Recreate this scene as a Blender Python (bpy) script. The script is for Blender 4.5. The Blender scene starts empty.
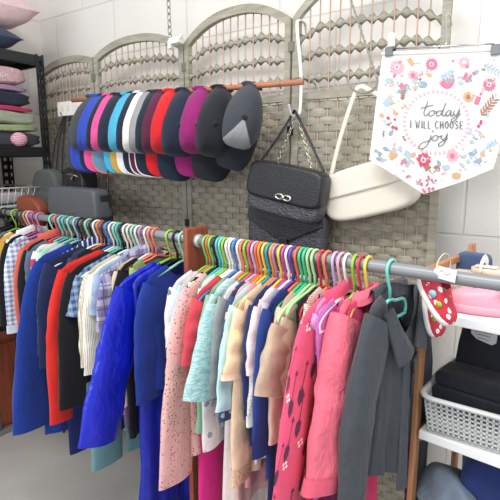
import bpy, math, random
from mathutils import Vector, Matrix, noise
random.seed(7)
R = random.Random(11)
SC = bpy.context.scene
COL = SC.collection
PI = math.pi

# ------------------------------------------------------------------ camera
H = 1.33
FPX = 480.0
YAW = math.atan2(.574, .819)
PITCH = math.atan(85/480)
FWD = Vector((-math.sin(YAW)*math.cos(PITCH), math.cos(YAW)*math.cos(PITCH), -math.sin(PITCH)))
RT = Vector((math.cos(YAW), math.sin(YAW), 0))
UP = RT.cross(FWD)
CAM = Vector((0, 0, H))
cd = bpy.data.cameras.new('camera'); cam = bpy.data.objects.new('camera', cd); COL.objects.link(cam)
cam.location = CAM
cam.rotation_euler = (PI/2-PITCH, 0, YAW)
cd.sensor_width = 36; cd.lens = FPX/500*36; cd.clip_start = .02
SC.camera = cam

def ray(x, y): return FWD+RT*((x-250)/FPX)-UP*((y-250)/FPX)
def atY(x, y, Y):
    d = ray(x, y); return CAM+d*(Y/d.y)
def atZ(x, y, Z):
    d = ray(x, y); return CAM+d*((Z-H)/d.z)
def proj(P):
    v = Vector(P)-CAM; d = v.dot(FWD)
    return 250+FPX*v.dot(RT)/d, 250-FPX*v.dot(UP)/d

# ------------------------------------------------------------------ materials
class NT:
    def __init__(s, m):
        m.use_nodes = True; s.t = m.node_tree; s.n = s.t.nodes; s.l = s.t.links
        s.b = s.n['Principled BSDF']; s.tc = s.n.new('ShaderNodeTexCoord').outputs['Object']
    def set(s, node, k, v):
        if v is None: return
        if isinstance(v, bpy.types.NodeSocket): s.l.new(v, node.inputs[k])
        else: node.inputs[k].default_value = v
    def math(s, op, a, b=None, c=None):
        n = s.n.new('ShaderNodeMath'); n.operation = op
        s.set(n, 0, a); s.set(n, 1, b); s.set(n, 2, c); return n.outputs[0]
    def noise(s, sc, det=3, vec=None, rough=.5, dist=0):
        n = s.n.new('ShaderNodeTexNoise'); n.inputs['Scale'].default_value = sc; n.inputs['Detail'].default_value = det
        n.inputs['Roughness'].default_value = rough; n.inputs['Distortion'].default_value = dist
        s.l.new(vec or s.tc, n.inputs['Vector']); return n
    def voro(s, sc, vec=None, rnd=1, feat='F1'):
        n = s.n.new('ShaderNodeTexVoronoi'); n.feature = feat; n.inputs['Scale'].default_value = sc
        n.inputs['Randomness'].default_value = rnd
        s.l.new(vec or s.tc, n.inputs['Vector']); return n
    def wave(s, sc, dist=0, direction='Z', vec=None, prof='SIN'):
        n = s.n.new('ShaderNodeTexWave'); n.bands_direction = direction; n.wave_profile = prof
        n.inputs['Scale'].default_value = sc; n.inputs['Distortion'].default_value = dist
        s.l.new(vec or s.tc, n.inputs['Vector']); return n.outputs['Fac']
    def scale(s, v, vec=None):
        n = s.n.new('ShaderNodeMapping'); n.inputs['Scale'].default_value = v
        s.l.new(vec or s.tc, n.inputs['Vector']); return n.outputs[0]
    def sep(s):
        n = s.n.new('ShaderNodeSeparateXYZ'); s.l.new(s.tc, n.inputs[0]); return n.outputs
    def ramp(s, fac, stops, const=False):
        n = s.n.new('ShaderNodeValToRGB'); cr = n.color_ramp
        if const: cr.interpolation = 'CONSTANT'
        while len(cr.elements) < len(stops): cr.elements.new(.5)
        for e, (p, c) in zip(cr.elements, stops): e.position = p; e.color = (*c[:3], 1)
        s.l.new(fac, n.inputs[0]); return n.outputs[0]
    def mix(s, f, a, b, mode='MIX'):
        n = s.n.new('ShaderNodeMix'); n.data_type = 'RGBA'; n.blend_type = mode
        s.set(n, 0, f)
        for k, v in ((6, a), (7, b)):
            if isinstance(v, bpy.types.NodeSocket): s.l.new(v, n.inputs[k])
            else: n.inputs[k].default_value = (*v[:3], 1)
        return n.outputs[2]
    def bump(s, h, st=.3, dist=.01):
        n = s.n.new('ShaderNodeBump'); n.inputs['Strength'].default_value = st; n.inputs['Distance'].default_value = dist
        s.l.new(h, n.inputs['Height'])
        if s.b.inputs['Normal'].links: s.l.new(s.b.inputs['Normal'].links[0].from_socket, n.inputs['Normal'])
        s.l.new(n.outputs[0], s.b.inputs['Normal'])
    def color(s, c):
        if isinstance(c, bpy.types.NodeSocket): s.l.new(c, s.b.inputs['Base Color'])
        else: s.b.inputs['Base Color'].default_value = (*c[:3], 1)

def lin(c):
    """sRGB 0-255 -> linear"""
    o = []
    for v in c:
        v /= 255
        o.append(v/12.92 if v <= .04045 else ((v+.055)/1.055)**2.4)
    return tuple(o)

MATS = {}
def plain(name, rgb, rough=.5, metal=0, var=.08, nscale=30, bump=0, spec=None):
    if name in MATS: return MATS[name]
    m = bpy.data.materials.new(name); t = NT(m); c = lin(rgb)
    nz = t.noise(nscale)
    t.color(t.mix(nz.outputs[0], [v*(1-var) for v in c], [min(1, v*(1+var)) for v in c]))
    t.b.inputs['Roughness'].default_value = rough; t.b.inputs['Metallic'].default_value = metal
    if spec is not None: t.b.inputs['Specular IOR Level'].default_value = spec
    if bump: t.bump(nz.outputs[0], bump, .005)
    MATS[name] = m; return m

def cloth(name, rgb, pat='plain', c2=(255, 255, 255), c3=(128, 128, 128), sc=1.0, rough=.88, wr=.35, wrs=16):
    """fabric with wrinkles and an optional printed or woven pattern"""
    if name in MATS: return MATS[name]
    m = bpy.data.materials.new(name); t = NT(m)
    a, b, d = lin(rgb), lin(c2), lin(c3)
    t.b.inputs['Roughness'].default_value = rough
    t.b.inputs['Specular IOR Level'].default_value = .25 if rough > .6 else .5
    nz = t.noise(60, 2)
    base = t.mix(nz.outputs[0], [v*.86 for v in a], [min(1, v*1.12) for v in a])
    x, y, z = t.sep()
    fr = lambda v, k: t.math('FRACT', t.math('MULTIPLY', v, k))
    if pat == 'check':
        g1 = t.math('LESS_THAN', fr(x, 55*sc), .5); g2 = t.math('LESS_THAN', fr(z, 55*sc), .5)
        base = t.mix(t.math('MULTIPLY', t.math('ADD', g1, g2), .5), base, b)
    elif pat == 'plaid':
        g1 = t.math('LESS_THAN', fr(x, 22*sc), .35); g2 = t.math('LESS_THAN', fr(z, 22*sc), .35)
        base = t.mix(t.math('MULTIPLY', t.math('ADD', g1, g2), .45), base, b)
        h1 = t.math('LESS_THAN', fr(x, 31*sc), .12); h2 = t.math('LESS_THAN', fr(z, 31*sc), .12)
        base = t.mix(t.math('MULTIPLY', t.math('MAXIMUM', h1, h2), .7), base, d)
    elif pat == 'stripe':
        base = t.mix(t.math('LESS_THAN', fr(z, 40*sc), .4), base, b)
    elif pat == 'vstripe':
        base = t.mix(t.math('LESS_THAN', fr(x, 60*sc), .3), base, b)
    elif pat == 'zebra':
        w = t.wave(14*sc, 6, 'Z'); base = t.mix(t.math('GREATER_THAN', w, .5), base, b)
    elif pat == 'marl':
        n2 = t.noise(40*sc, 4, t.scale((1, 1, 2.2)), .7)
        base = t.ramp(n2.outputs[0], [(.34, a), (.5, b), (.66, d)])
    elif pat == 'tiedye':
        n2 = t.noise(16*sc, 3, t.scale((1.2, 1, 6)), .6)
        base = t.ramp(n2.outputs[0], [(.35, a), (.47, b), (.53, a), (.62, d), (.72, b)])
    elif pat == 'crochet':
        v = t.voro(75*sc, t.scale((1, 1, .9)), .75)
        f = t.math('LESS_THAN', v.outputs['Distance'], .24)
        base = t.mix(f, base, b); t.bump(t.math('MINIMUM', v.outputs['Distance'], .4), .6, .006)
        v2 = t.math('MULTIPLY', v.outputs['Distance'], .35); base = t.mix(v2, base, d)
    elif pat == 'knit':
        w = t.wave(70*sc, .6, 'X'); w2 = t.wave(90*sc, .4, 'Z')
        t.bump(t.math('MULTIPLY', w, w2), .8, .004)
        base = t.mix(t.math('MULTIPLY', w, .45), base, b)
    elif pat == 'cord':
        w = t.wave(60*sc, .3, 'X'); t.bump(w, .5, .003)
    elif pat in ('floral', 'dots', 'leaf'):
        vec = t.scale((1, .6, 1) if pat != 'leaf' else (1.5, .6, .8))
        v = t.voro(26*sc, vec, .85)
        rad = {'floral': .3, 'dots': .2, 'leaf': .27}[pat]
        nd = t.math('ADD', v.outputs['Distance'], t.math('MULTIPLY', t.noise(110*sc, 1).outputs[0], .18))
        f = t.math('LESS_THAN', nd, rad+.08)
        hs = t.n.new('ShaderNodeSeparateColor'); t.l.new(v.outputs['Color'], hs.inputs[0])
        base = t.mix(f, base, t.mix(t.math('GREATER_THAN', hs.outputs[0], .5), b, d))
    t.color(base)
    t.b.inputs['Sheen Weight'].default_value = .12 if rough > .6 else 0
    n3 = t.noise(wrs*.55, 2.5, t.scale((1.3, 1.3, .62)), .5, .35)
    t.bump(n3.outputs[0], wr*.9, .03)
    n4 = t.noise(wrs*1.9, 3, t.scale((1.5, 1.5, .8)), .5, 1.2)
    t.bump(n4.outputs[0], wr*.45, .012)
    MATS[name] = m; return m

# ------------------------------------------------------------------ mesh building
class MB:
    def __init__(s): s.v = []; s.f = []; s.mi = []; s.m = 0
    def pt(s, p): s.v.append(tuple(p)); return len(s.v)-1
    def face(s, idx): s.f.append(tuple(idx)); s.mi.append(s.m)
    def grid(s, rows, closed=False, capstart=False, capend=False):
        ids = [[s.pt(p) for p in r] for r in rows]
        n = len(ids[0])
        for a, b in zip(ids, ids[1:]):
            for j in range(n if closed else n-1):
                k = (j+1) % n; s.face((a[j], a[k], b[k], b[j]))
        if capstart: s.face(reversed(ids[0]))
        if capend: s.face(ids[-1])
        return ids
    def box(s, c, sz, M=None):
        c = Vector(c); hx, hy, hz = sz[0]/2, sz[1]/2, sz[2]/2
        P = [Vector((sx*hx, sy*hy, sz_*hz)) for sx in (-1, 1) for sy in (-1, 1) for sz_ in (-1, 1)]
        if M is not None: P = [M @ p for p in P]
        i = [s.pt(c+p) for p in P]
        for q in ((0, 1, 3, 2), (4, 6, 7, 5), (0, 4, 5, 1), (2, 3, 7, 6), (0, 2, 6, 4), (1, 5, 7, 3)): s.face([i[k] for k in q])
    def tube(s, path, r, seg=8, closed=False, rs=None, flat=None, ref=(0, 0, 1)):
        path = [Vector(p) for p in path]; n = len(path); rows = []; prev = None
        for i, p in enumerate(path):
            if closed: d = path[(i+1) % n]-path[i-1]
            else: d = path[min(n-1, i+1)]-path[max(0, i-1)]
            d.normalize()
            if prev is None:
                u = d.cross(Vector(ref))
                if u.length < 1e-3: u = d.cross(Vector((1, 0, 0)))
            else: u = prev-d*prev.dot(d)
            u.normalize(); prev = u; w = d.cross(u)
            rr = rs[i] if rs else r
            rows.append([p+u*(rr*math.cos(2*PI*k/seg))+w*(rr*(flat or 1)*math.sin(2*PI*k/seg)) for k in range(seg)])
        if closed: rows.append(rows[0]); s.grid(rows, True)
        else: s.grid(rows, True, True, True)
    def poly(s, pts, off):
        """a filled polygon extruded by vector off"""
        a = [s.pt(p) for p in pts]; b = [s.pt(Vector(p)+off) for p in pts]; n = len(a)
        s.face(reversed(a)); s.face(b)
        for i in range(n): j = (i+1) % n; s.face((a[i], a[j], b[j], b[i]))
    def build(s, name, mats, parent=None, smooth=True, bevel=0, subsurf=0, loc=None):
        me = bpy.data.meshes.new(name); me.from_pydata(s.v, [], s.f)
        if not isinstance(mats, (list, tuple)): mats = [mats]
        for m in mats: me.materials.append(m)
        me.polygons.foreach_set('material_index', s.mi)
        if smooth: me.polygons.foreach_set('use_smooth', [True]*len(s.f))
        me.update()
        o = bpy.data.objects.new(name, me); COL.objects.link(o)
        if parent is not None: o.parent = parent
        if loc is not None: o.location = loc
        if bevel:
            b = o.modifiers.new('bevel', 'BEVEL'); b.width = bevel; b.segments = 2; b.limit_method = 'ANGLE'
            if smooth:
                pass
        if subsurf:
            q = o.modifiers.new('sub', 'SUBSURF'); q.levels = subsurf; q.render_levels = subsurf
        return o

def tag(o, label=None, cat=None, group=None, kind=None):
    if label: o['label'] = label
    if cat: o['category'] = cat
    if group: o['group'] = group
    if kind: o['kind'] = kind
    return o
def empty(name, loc, label, cat, group=None, rot=(0, 0, 0)):
    o = bpy.data.objects.new(name, None); COL.objects.link(o); o.location = loc; o.rotation_euler = rot
    o.empty_display_size = .02
    return tag(o, label, cat, group)
def sm(t): t = max(0, min(1, t)); return t*t*(3-2*t)
def superell(n, a, b, p=2.6):
    out = []
    for k in range(n):
        t = 2*PI*k/n; c, s_ = math.cos(t), math.sin(t)
        out.append((a*math.copysign(abs(c)**(2/p), c), b*math.copysign(abs(s_)**(2/p), s_)))
    return out
def spline(pts, n=8, closed=False):
    P = [Vector(p) for p in pts]; out = []; m = len(P)
    rng = range(m if closed else m-1)
    for i in rng:
        if closed: a, b, c, d = P[i-1], P[i], P[(i+1) % m], P[(i+2) % m]
        else: a, b, c, d = P[max(0, i-1)], P[i], P[i+1], P[min(m-1, i+2)]
        for k in range(n):
            t = k/n
            out.append(.5*((2*b)+(c-a)*t+(2*a-5*b+4*c-d)*t*t+(3*b-a-3*c+d)*t**3))
    if not closed: out.append(P[-1])
    return out

# ------------------------------------------------------------------ setting
WY = 1.55
def wall_mat(name, rgb, ax):
    m = bpy.data.materials.new(name); t = NT(m); c = lin(rgb)
    sp = t.sep()
    cmb = t.n.new('ShaderNodeCombineXYZ'); t.l.new(sp[ax], cmb.inputs[0]); t.l.new(sp[2], cmb.inputs[1])
    mp = t.n.new('ShaderNodeMapping'); t.l.new(cmb.outputs[0], mp.inputs[0]); mp.inputs['Location'].default_value = (.30, .055, 0)
    br = t.n.new('ShaderNodeTexBrick'); t.l.new(mp.outputs[0], br.inputs[0])
    br.inputs['Scale'].default_value = 1; br.inputs['Brick Width'].default_value = .44; br.inputs['Row Height'].default_value = .235
    br.inputs['Mortar Size'].default_value = .005; br.inputs['Mortar Smooth'].default_value = .6
    nz = t.noise(6, 4); nf = t.noise(90, 4)
    base = t.mix(nz.outputs[0], [v*.94 for v in c], [min(1, v*1.04) for v in c])
    base = t.mix(t.math('MULTIPLY', br.outputs['Fac'], .18), base, [v*.55 for v in c])
    t.color(base); t.b.inputs['Roughness'].default_value = .55
    inv = t.math('SUBTRACT', 1, br.outputs['Fac'])
    t.bump(inv, .5, .006); t.bump(nf.outputs[0], .25, .003)
    return m
def slab(name, lo, hi, mat, kind='structure'):
    b = MB(); b.box([(p+q)/2 for p, q in zip(lo, hi)], [q-p for p, q in zip(lo, hi)])
    return tag(b.build(name, mat, smooth=False), kind=kind)
wm = wall_mat('painted_block', (238, 235, 229), 0)
wml = wall_mat('painted_block_left', (236, 230, 224), 1)
slab('wall_back', (-2.60, WY, -.1), (1.6, WY+.15, 2.75), wm)
slab('wall_left', (-2.60, -.6, -.1), (-2.42, WY, 2.75), wml)
mf = bpy.data.materials.new('grey_vinyl_floor'); t = NT(mf)
nz = t.noise(3.5, 5, None, .65); nf = t.noise(60, 3)
t.color(t.mix(nf.outputs[0], t.ramp(nz.outputs[0], [(.3, lin((176, 174, 170))), (.55, lin((196, 194, 190))), (.75, lin((212, 210, 206)))]), lin((188, 186, 182))))
t.b.inputs['Roughness'].default_value = .45; t.bump(nf.outputs[0], .1, .002)
slab('floor', (-2.6, -.6, -.1), (1.6, WY+.15, 0), mf)

# ------------------------------------------------------------------ folding screen
wil = bpy.data.materials.new('grey_willow'); t = NT(wil)
g = t.noise(9, 4, t.scale((1, 1, 6)), .6); g2 = t.noise(140, 2, t.scale((.25, 1, 1.5)))
t.color(t.mix(t.math('MULTIPLY', g2.outputs[0], .6), t.ramp(g.outputs[0], [(.3, lin((150, 146, 130))), (.55, lin((178, 174, 158))), (.75, lin((200, 196, 182)))]), lin((134, 130, 114))))
t.b.inputs['Roughness'].default_value = .8; t.bump(g2.outputs[0], .5, .003)
stake = plain('peeled_stake', (188, 160, 140), .7, var=.15)
dark = plain('hinge_black', (34, 34, 36), .5)

screen = empty('folding_screen', (-1.25, 1.42, 0), 'tall grey woven willow folding screen with four arched panels against the white block wall', 'screen')
P0 = Vector((-1.25, 1.42, 0))
JX = [(46, 1.45), (98, 1.40), (187, 1.45), (292, 1.405), (452, 1.44)]
J = []
for i, (px, Y) in enumerate(JX):
    p = atY(px, 120 if i < 4 else 191, Y); J.append(Vector((p.x, p.y, 0)))
J[4].x = -.345
ZT = 1.785; ZW = 1.545
for i in range(4):
    A, B = J[i], J[i+1]; ex = (B-A).normalized(); ny = Vector((ex.y, -ex.x, 0)); L = (B-A).length
    if ny.y > 0: ny = -ny
    g = .013
    rise = (.035, .065, .085, .12)[i]
    def W(x, z, o=0): return A+ex*x+Vector((0, 0, z))+ny*o-P0
    def ztop(x):
        u = (x/L)*2-1; return ZT-.015+rise*(1-abs(u)**2.3)
    fr = MB()
    n = 22
    for (xa, xb) in ((g*.25, g*2.0), (L-g*2.0, L-g*.25)):
        rows = []
        for k in range(41):
            z = .03+(ztop((xa+xb)/2)-.03)*k/40; w_ = .0012*math.sin(k*2.9)
            rows.append([W(xa+w_, z, -.009), W(xb+w_, z, -.009), W(xb+w_, z, .011), W(xa+w_, z, .011)])
        fr.grid(rows, True, True, True)
    rows = []
    for k in range(n+1):
        x = L*k/n; x = min(max(x, g*.4), L-g*.4); z = ztop(x)
        rows.append([W(x, z-.016, -.009), W(x, z+.012, -.009), W(x, z+.012, .012), W(x, z-.016, .012)])
    fr.grid(rows, True, True, True)
    for zz in (.08, ZW):
        rows = [[W(x, zz-.011, -.008), W(x, zz+.011, -.008), W(x, zz+.011, .01), W(x, zz-.011, .01)] for x in (g, L/2, L-g)]
        fr.grid(rows, True, True, True)
    panel = fr.build('panel_frame', wil, screen, smooth=False)
    ns = max(7, round(L/.041)); dx = (L-2*g*2)/(ns+1)
    xs = [2*g+dx*(k+1) for k in range(ns)]
    wv = MB(); nr = 62; zr = (ZW-.09)/nr
    for r_ in range(nr):
        z0 = .085+zr*r_; ph = r_ % 2; jit = R.uniform(-.0015, .0015)
        rows = []
        npt = (ns+1)*4
        for k in range(npt+1):
            x = 2*g+dx*k/4
            o = .0042*math.cos(PI*(k/4)+PI*ph)
            zz = z0+jit+.0012*noise.noise(Vector((x*14, r_*1.7, i)))
            hh = zr*.5*(1.0+.18*noise.noise(Vector((x*9, r_*3.1, i+5))))
            rows.append([W(x, zz-hh, o-.0006), W(x, zz-hh*.6, o+.0007), W(x, zz+hh*.6, o+.0007), W(x, zz+hh, o-.0006)])
        wv.grid(rows)
    wv.build('woven_panel', wil, panel)
    for x in xs:
        sb = MB(); sb.tube([W(x, .06), W(x, ztop(x)-.012)], .0024, 6); sb.build('stake', stake, panel)
    for b_ in range(3):
        zb = ZW+.075*(b_+1)-.02
        for half in (1,):
            bd = MB(); rows = []
            npt = (ns+1)*8
            for k in range(npt+1):
                x = 2*g*.6+(L-2.4*g)*k/npt; s_ = (x-2*g)/dx
                q = abs(math.cos(PI*s_))
                hh = .0045+.0115*q**1.5
                zc = zb+.0035*noise.noise(Vector((x*20, b_*3, i)))+.55*min(0, ztop(x)-ZT-rise*.6)*(b_/2)
                tw = .004*math.cos(PI*s_)
                rows.append([W(x, zc-hh, tw-.002), W(x, zc, tw+.003), W(x, zc+hh, tw-.002), W(x, zc, tw-.005)])
            bd.grid(rows, True, True, True)
            bd.build('twist_band', wil, panel)
    if i:
        for zh in (.4, 1.1, 1.44, 1.70):
            hb = MB(); hb.box(A+Vector((0, 0, zh))-P0+Vector((0, -.012, 0)), (.022, .004, .03)); hb.build('hinge', dark if zh < 1.6 else plain('hinge_grey', (120, 118, 108)), screen, smooth=False)

# ------------------------------------------------------------------ clothes rails
RZ = 1.135; RR = .0125
RA = {'L': (Vector((-2.004, 1.061)), Vector((-.84, .945))), 'R': (Vector((-.84, .938)), Vector((-.105, .875)))}
def railpt(side, t):
    a, b = RA[side]; p = a+(b-a)*t; return Vector((p.x, p.y, RZ))
def hook(px):
    side = 'L' if px < 190 else 'R'
    lo, hi = -.3, 1.6
    for _ in range(40):
        m_ = (lo+hi)/2; q = railpt(side, m_); q.z += .024
        if proj(q)[0] < px: lo = m_
        else: hi = m_
    return railpt(side, lo), side
steel = plain('grey_painted_tube', (136, 139, 142), .42, .25, var=.05)
wood = bpy.data.materials.new('red_brown_wood'); t = NT(wood)
g = t.noise(12, 4, t.scale((1, 6, .6)), .6, 1)
t.color(t.ramp(g.outputs[0], [(.3, lin((112, 52, 32))), (.6, lin((148, 74, 48))), (.8, lin((168, 92, 62)))])); t.b.inputs['Roughness'].default_value = .5
for side, lab, t0, t1 in (('L', 'grey tubular clothes rail on the left, farther from the camera', -.25, 1.0), ('R', 'grey tubular clothes rail on the right, running past the shoe shelf', -.02, 1.75)):
    root = empty('clothes_rail', railpt(side, .5)*1.0, lab, 'clothes rail', 'clothes rails along the wall')
    o0 = root.location.copy()
    a, b = railpt(side, t0), railpt(side, t1)
    mb = MB(); mb.tube([a-o0+(b-a)*k/8 for k in range(9)], RR, 16); mb.build('tube', steel, root)
    for e in ((a,) if side == 'L' else (b,)):
        mb = MB(); mb.tube([e-o0, Vector((e.x, e.y, .02))-o0], RR, 12); mb.build('upright', steel, root)
        mb = MB(); mb.box(Vector((e.x, e.y, .012))-o0, (.05, .5, .024)); mb.build('foot', steel, root, smooth=False, bevel=.004)
mid = railpt('L', 1.0)
post = empty('wooden_post', (-.835, .945, 0), 'reddish brown wooden board post holding both clothes rails in the middle', 'post')
mb = MB(); mb.box((-.0, -.002, .585), (.016, .085, 1.17)); mb.build('board', wood, post, smooth=False, bevel=.004)
mb = MB(); mb.tube([(.0085, -.008, RZ), (.022, -.008, RZ)], .018, 16); mb.build('socket', plain('ring_metal', (200, 196, 186), .35, .6), post)

# ------------------------------------------------------------------ hangers
HC = {'black': (28, 28, 30), 'charcoal': (52, 50, 52), 'lime': (150, 196, 60), 'brown': (92, 70, 56), 'tan': (196, 160, 124), 'pink': (236, 170, 190), 'magenta': (196, 70, 150),
      'mint': (150, 214, 186), 'salmon': (232, 122, 108), 'teal': (88, 186, 180), 'sky blue': (150, 200, 226), 'white': (238, 238, 234), 'orange': (232, 112, 62), 'blue': (76, 128, 200),
      'cream': (236, 226, 200), 'mauve': (186, 130, 168), 'coral': (240, 128, 98), 'green': (122, 196, 98), 'lilac': (196, 176, 220), 'yellow': (240, 204, 90), 'turquoise': (44, 158, 178),
      'purple': (112, 60, 170), 'emerald': (70, 190, 140), 'pale green': (176, 222, 158), 'red': (204, 62, 72), 'aqua': (120, 208, 196), 'rose': (222, 90, 120), 'amber': (232, 150, 60)}
LAST = {}; NG = 0; SLK = .86
def make_hanger(px, colour, w, yaw, label, style=0, tilt=0):
    p, side = hook(px)
    m = plain('hanger_'+colour.replace(' ', '_'), HC[colour], .35, var=.03)
    rot = (tilt, 0, -PI/2+yaw)
    r = .0032
    b = MB()
    # body: neck, sloped arms, bottom bar
    zn = -.062; ze = zn-.3*w
    loop = [(0, 0, zn), (w*.35, 0, zn-.3*w*.28), (w*.8, 0, ze+.012), (w, 0, ze-.002), (w*.99, 0, ze-.016), (w*.9, 0, ze-.021), (0, 0, ze-.022), (-w*.9, 0, ze-.021), (-w*.99, 0, ze-.016), (-w, 0, ze-.002), (-w*.8, 0, ze+.012), (-w*.35, 0, zn-.3*w*.28)]
    if style == 1:   # open arms ending in a curl
        arm = spline([(0, 0, zn), (w*.4, 0, zn-.3*w*.3), (w*.9, 0, ze), (w*1.0, 0, ze-.02), (w*.92, 0, ze-.032), (w*.84, 0, ze-.02)], 5)
        b.tube(arm, .0042, 8); b.tube([(-q.x, 0, q.z) for q in arm], .0042, 8)
    else:
        b.tube(spline(loop, 4, True), .0036, 8, closed=True, ref=(0, 1, 0))
    o = b.build('clothes_hanger', m); o.location = p; o.rotation_euler = rot
    tag(o, label, 'hanger', 'plastic hangers on the clothes rails')
    hk = MB(); cz = RR+r+.001-.0175
    pts = []
    for k in range(15):
        a_ = math.radians(-150-250*k/14+150+170)    # arc over the tube
        a_ = math.radians(205-235*k/14)
        pts.append((.0175*math.cos(a_), 0, cz+.0175*math.sin(a_)))
    pts += [(.009, 0, cz-.026), (.002, 0, cz-.038), (0, 0, zn)]
    hk.tube(pts, r, 8, ref=(0, 1, 0)); hk.build('hook', m, o)
    return o

# ------------------------------------------------------------------ garments
CAT = {'jacket': 'jacket', 'coat': 'coat', 'shirt': 'shirt', 'tee': 't-shirt', 'cardigan': 'cardigan', 'jumper': 'jumper', 'dress': 'dress', 'trousers': 'trousers', 'top': 'top', 'vest': 'vest', 'blouse': 'blouse', 'raincoat': 'raincoat', 'leggings': 'leggings'}
def sheet(w, L, t0, flare, nw, dipf, dipb, fold, seed, slope=.3, ztop=-.046, N=30, M=26, side_taper=.93):
    """closed flattened tube of cloth hanging from a hanger: returns rows"""
    rnd = random.Random(seed); ph = rnd.uniform(0, 6); ph2 = rnd.uniform(0, 6); hp = rnd.uniform(0, 6)
    rows = []
    for i in range(M+1):
        s_ = (max(0, i-1)/(M-1))**1.15; row = []
        W_ = w*(1+(side_taper-1)*sm(s_*5)) + w*(flare-1)*sm(s_)
        T = t0*(.45+.55*sm(s_*4))
        for j in range(2*N):
            if j < N: u = -1+2*j/N; sg = 1
            else: u = 1-2*(j-N)/N; sg = -1
            x0 = u*w; x = math.copysign(abs(u)**.96, u)*W_ if u else 0
            zs = ztop-slope*abs(x0)-.012*max(0, abs(u)-.85)/.15
            dip = 0
            if abs(x0) < nw: dip = (dipf if sg > 0 else dipb)*(1-(x0/nw)**2)**.8
            zt = zs-dip*(1-s_)**4
            z = zt*(1-s_)+s_*(-L+.012*math.sin(u*2.2+hp))
            cl = 1.
            if i == 0:
                cl = 1-sm((abs(x0)-nw*.8)/(nw*.25+1e-4)) if nw else 1.
                z += .005*(1-cl)
            y = sg*T*max(0, 1-u*u)**.5*cl
            amp = fold*s_**.8
            y += amp*(math.sin(u*5+ph)+.7*math.sin(u*11+ph2+2*s_)*s_+.35*math.sin(u*21+ph))+fold*.6*noise.noise(Vector((x*12, z*6, seed)))
            x += .006*noise.noise(Vector((z*9, u*2, seed+9)))
            row.append((x, y, z))
        rows.append(row)
    return rows
def tubepart(p0, length, a0, a1, r0, r1, flat, seed, sidex, drift=0, n=30, seg=22, k=6., wrk=.1):
    rnd = random.Random(seed+sidex*77); ph = rnd.uniform(0, 6)
    c = Vector(p0); rows = []; cs = []
    for i in range(n+1):
        t_ = i/n; a = a1+(a0-a1)*math.exp(-t_*k)
        d = Vector((sidex*math.sin(a), drift, -math.cos(a)))
        nn = Vector((sidex*math.cos(a), 0, math.sin(a)))
        r = r0+(r1-r0)*min(1, t_*1.15)
        row = []
        for q in range(seg):
            th = 2*PI*q/seg
            wr = 1+wrk*.35*math.sin(t_*17+2*th+ph)*t_**.5+wrk*.7*math.cos(4*th+ph+3*math.sin(t_*2+ph))*min(1, t_*3)+wrk*.5*min(1, (length/.4)**2)*math.sin(t_*46+2.5*math.sin(th+ph))*math.exp(-((t_-.42)/.16)**2)+.05*noise.noise(Vector((t_*6, math.cos(th)*1.2, seed*.37+math.sin(th))))
            off = Vector((0, 1, 0))*(r*flat*math.sin(th)*wr+.006*noise.noise(Vector((t_*5, th*.3, seed+3.3))))
            row.append(c+nn*(r*math.cos(th)*(1+(wr-1)*.45))+off)
        rows.append(row); cs.append((c.copy(), nn, r))
        c = c+d*(length/n)
    return rows, cs
def motif_print(mb, rows, closed, spots, off=.0018):
    n = len(rows[0])
    cen = [sum((Vector(q) for q in r), Vector())/n for r in rows]
    def P(i, k, o=0.):
        i = max(0, min(len(rows)-1.001, i)); i0 = int(i); fi = i-i0; k = k % n; k0 = int(k); fk = k-k0; k1 = (k0+1) % n
        a = Vector(rows[i0][k0]).lerp(Vector(rows[i0][k1]), fk); b_ = Vector(rows[i0+1][k0]).lerp(Vector(rows[i0+1][k1]), fk)
        p = a.lerp(b_, fi)
        if closed: d = p-cen[i0].lerp(cen[i0+1], fi); d.normalize()
        else: d = Vector((0, 1, 0))
        return p+d*(off+o)
    for kind, i, k, mi in spots:
        mb.m = mi
        if kind == 'arrow':
            for (di, w_, di2, w2) in ((0, .06, 2.2, .06), (2.2, .06, 2.5, .5), (2.5, .5, 3.3, .5), (3.3, .5, 3.8, .08), (-.35, .0, .1, .32)):
                sk = lambda d: -.18*d
                mb.face([mb.pt(P(i+di, k-w_+sk(di))), mb.pt(P(i+di, k+w_+sk(di))), mb.pt(P(i+di2, k+w2+sk(di2))), mb.pt(P(i+di2, k-w2+sk(di2)))])
        else:
            for q in range(4):
                a = q*PI/2+.4
                mb.face([mb.pt(P(i+.28*math.sin(a)+.2*math.cos(a+t_), k+.4*math.cos(a)+.3*math.sin(a+t_))) for t_ in (0, 1.57, 3.14, 4.71)])
    mb.m = 0
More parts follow.
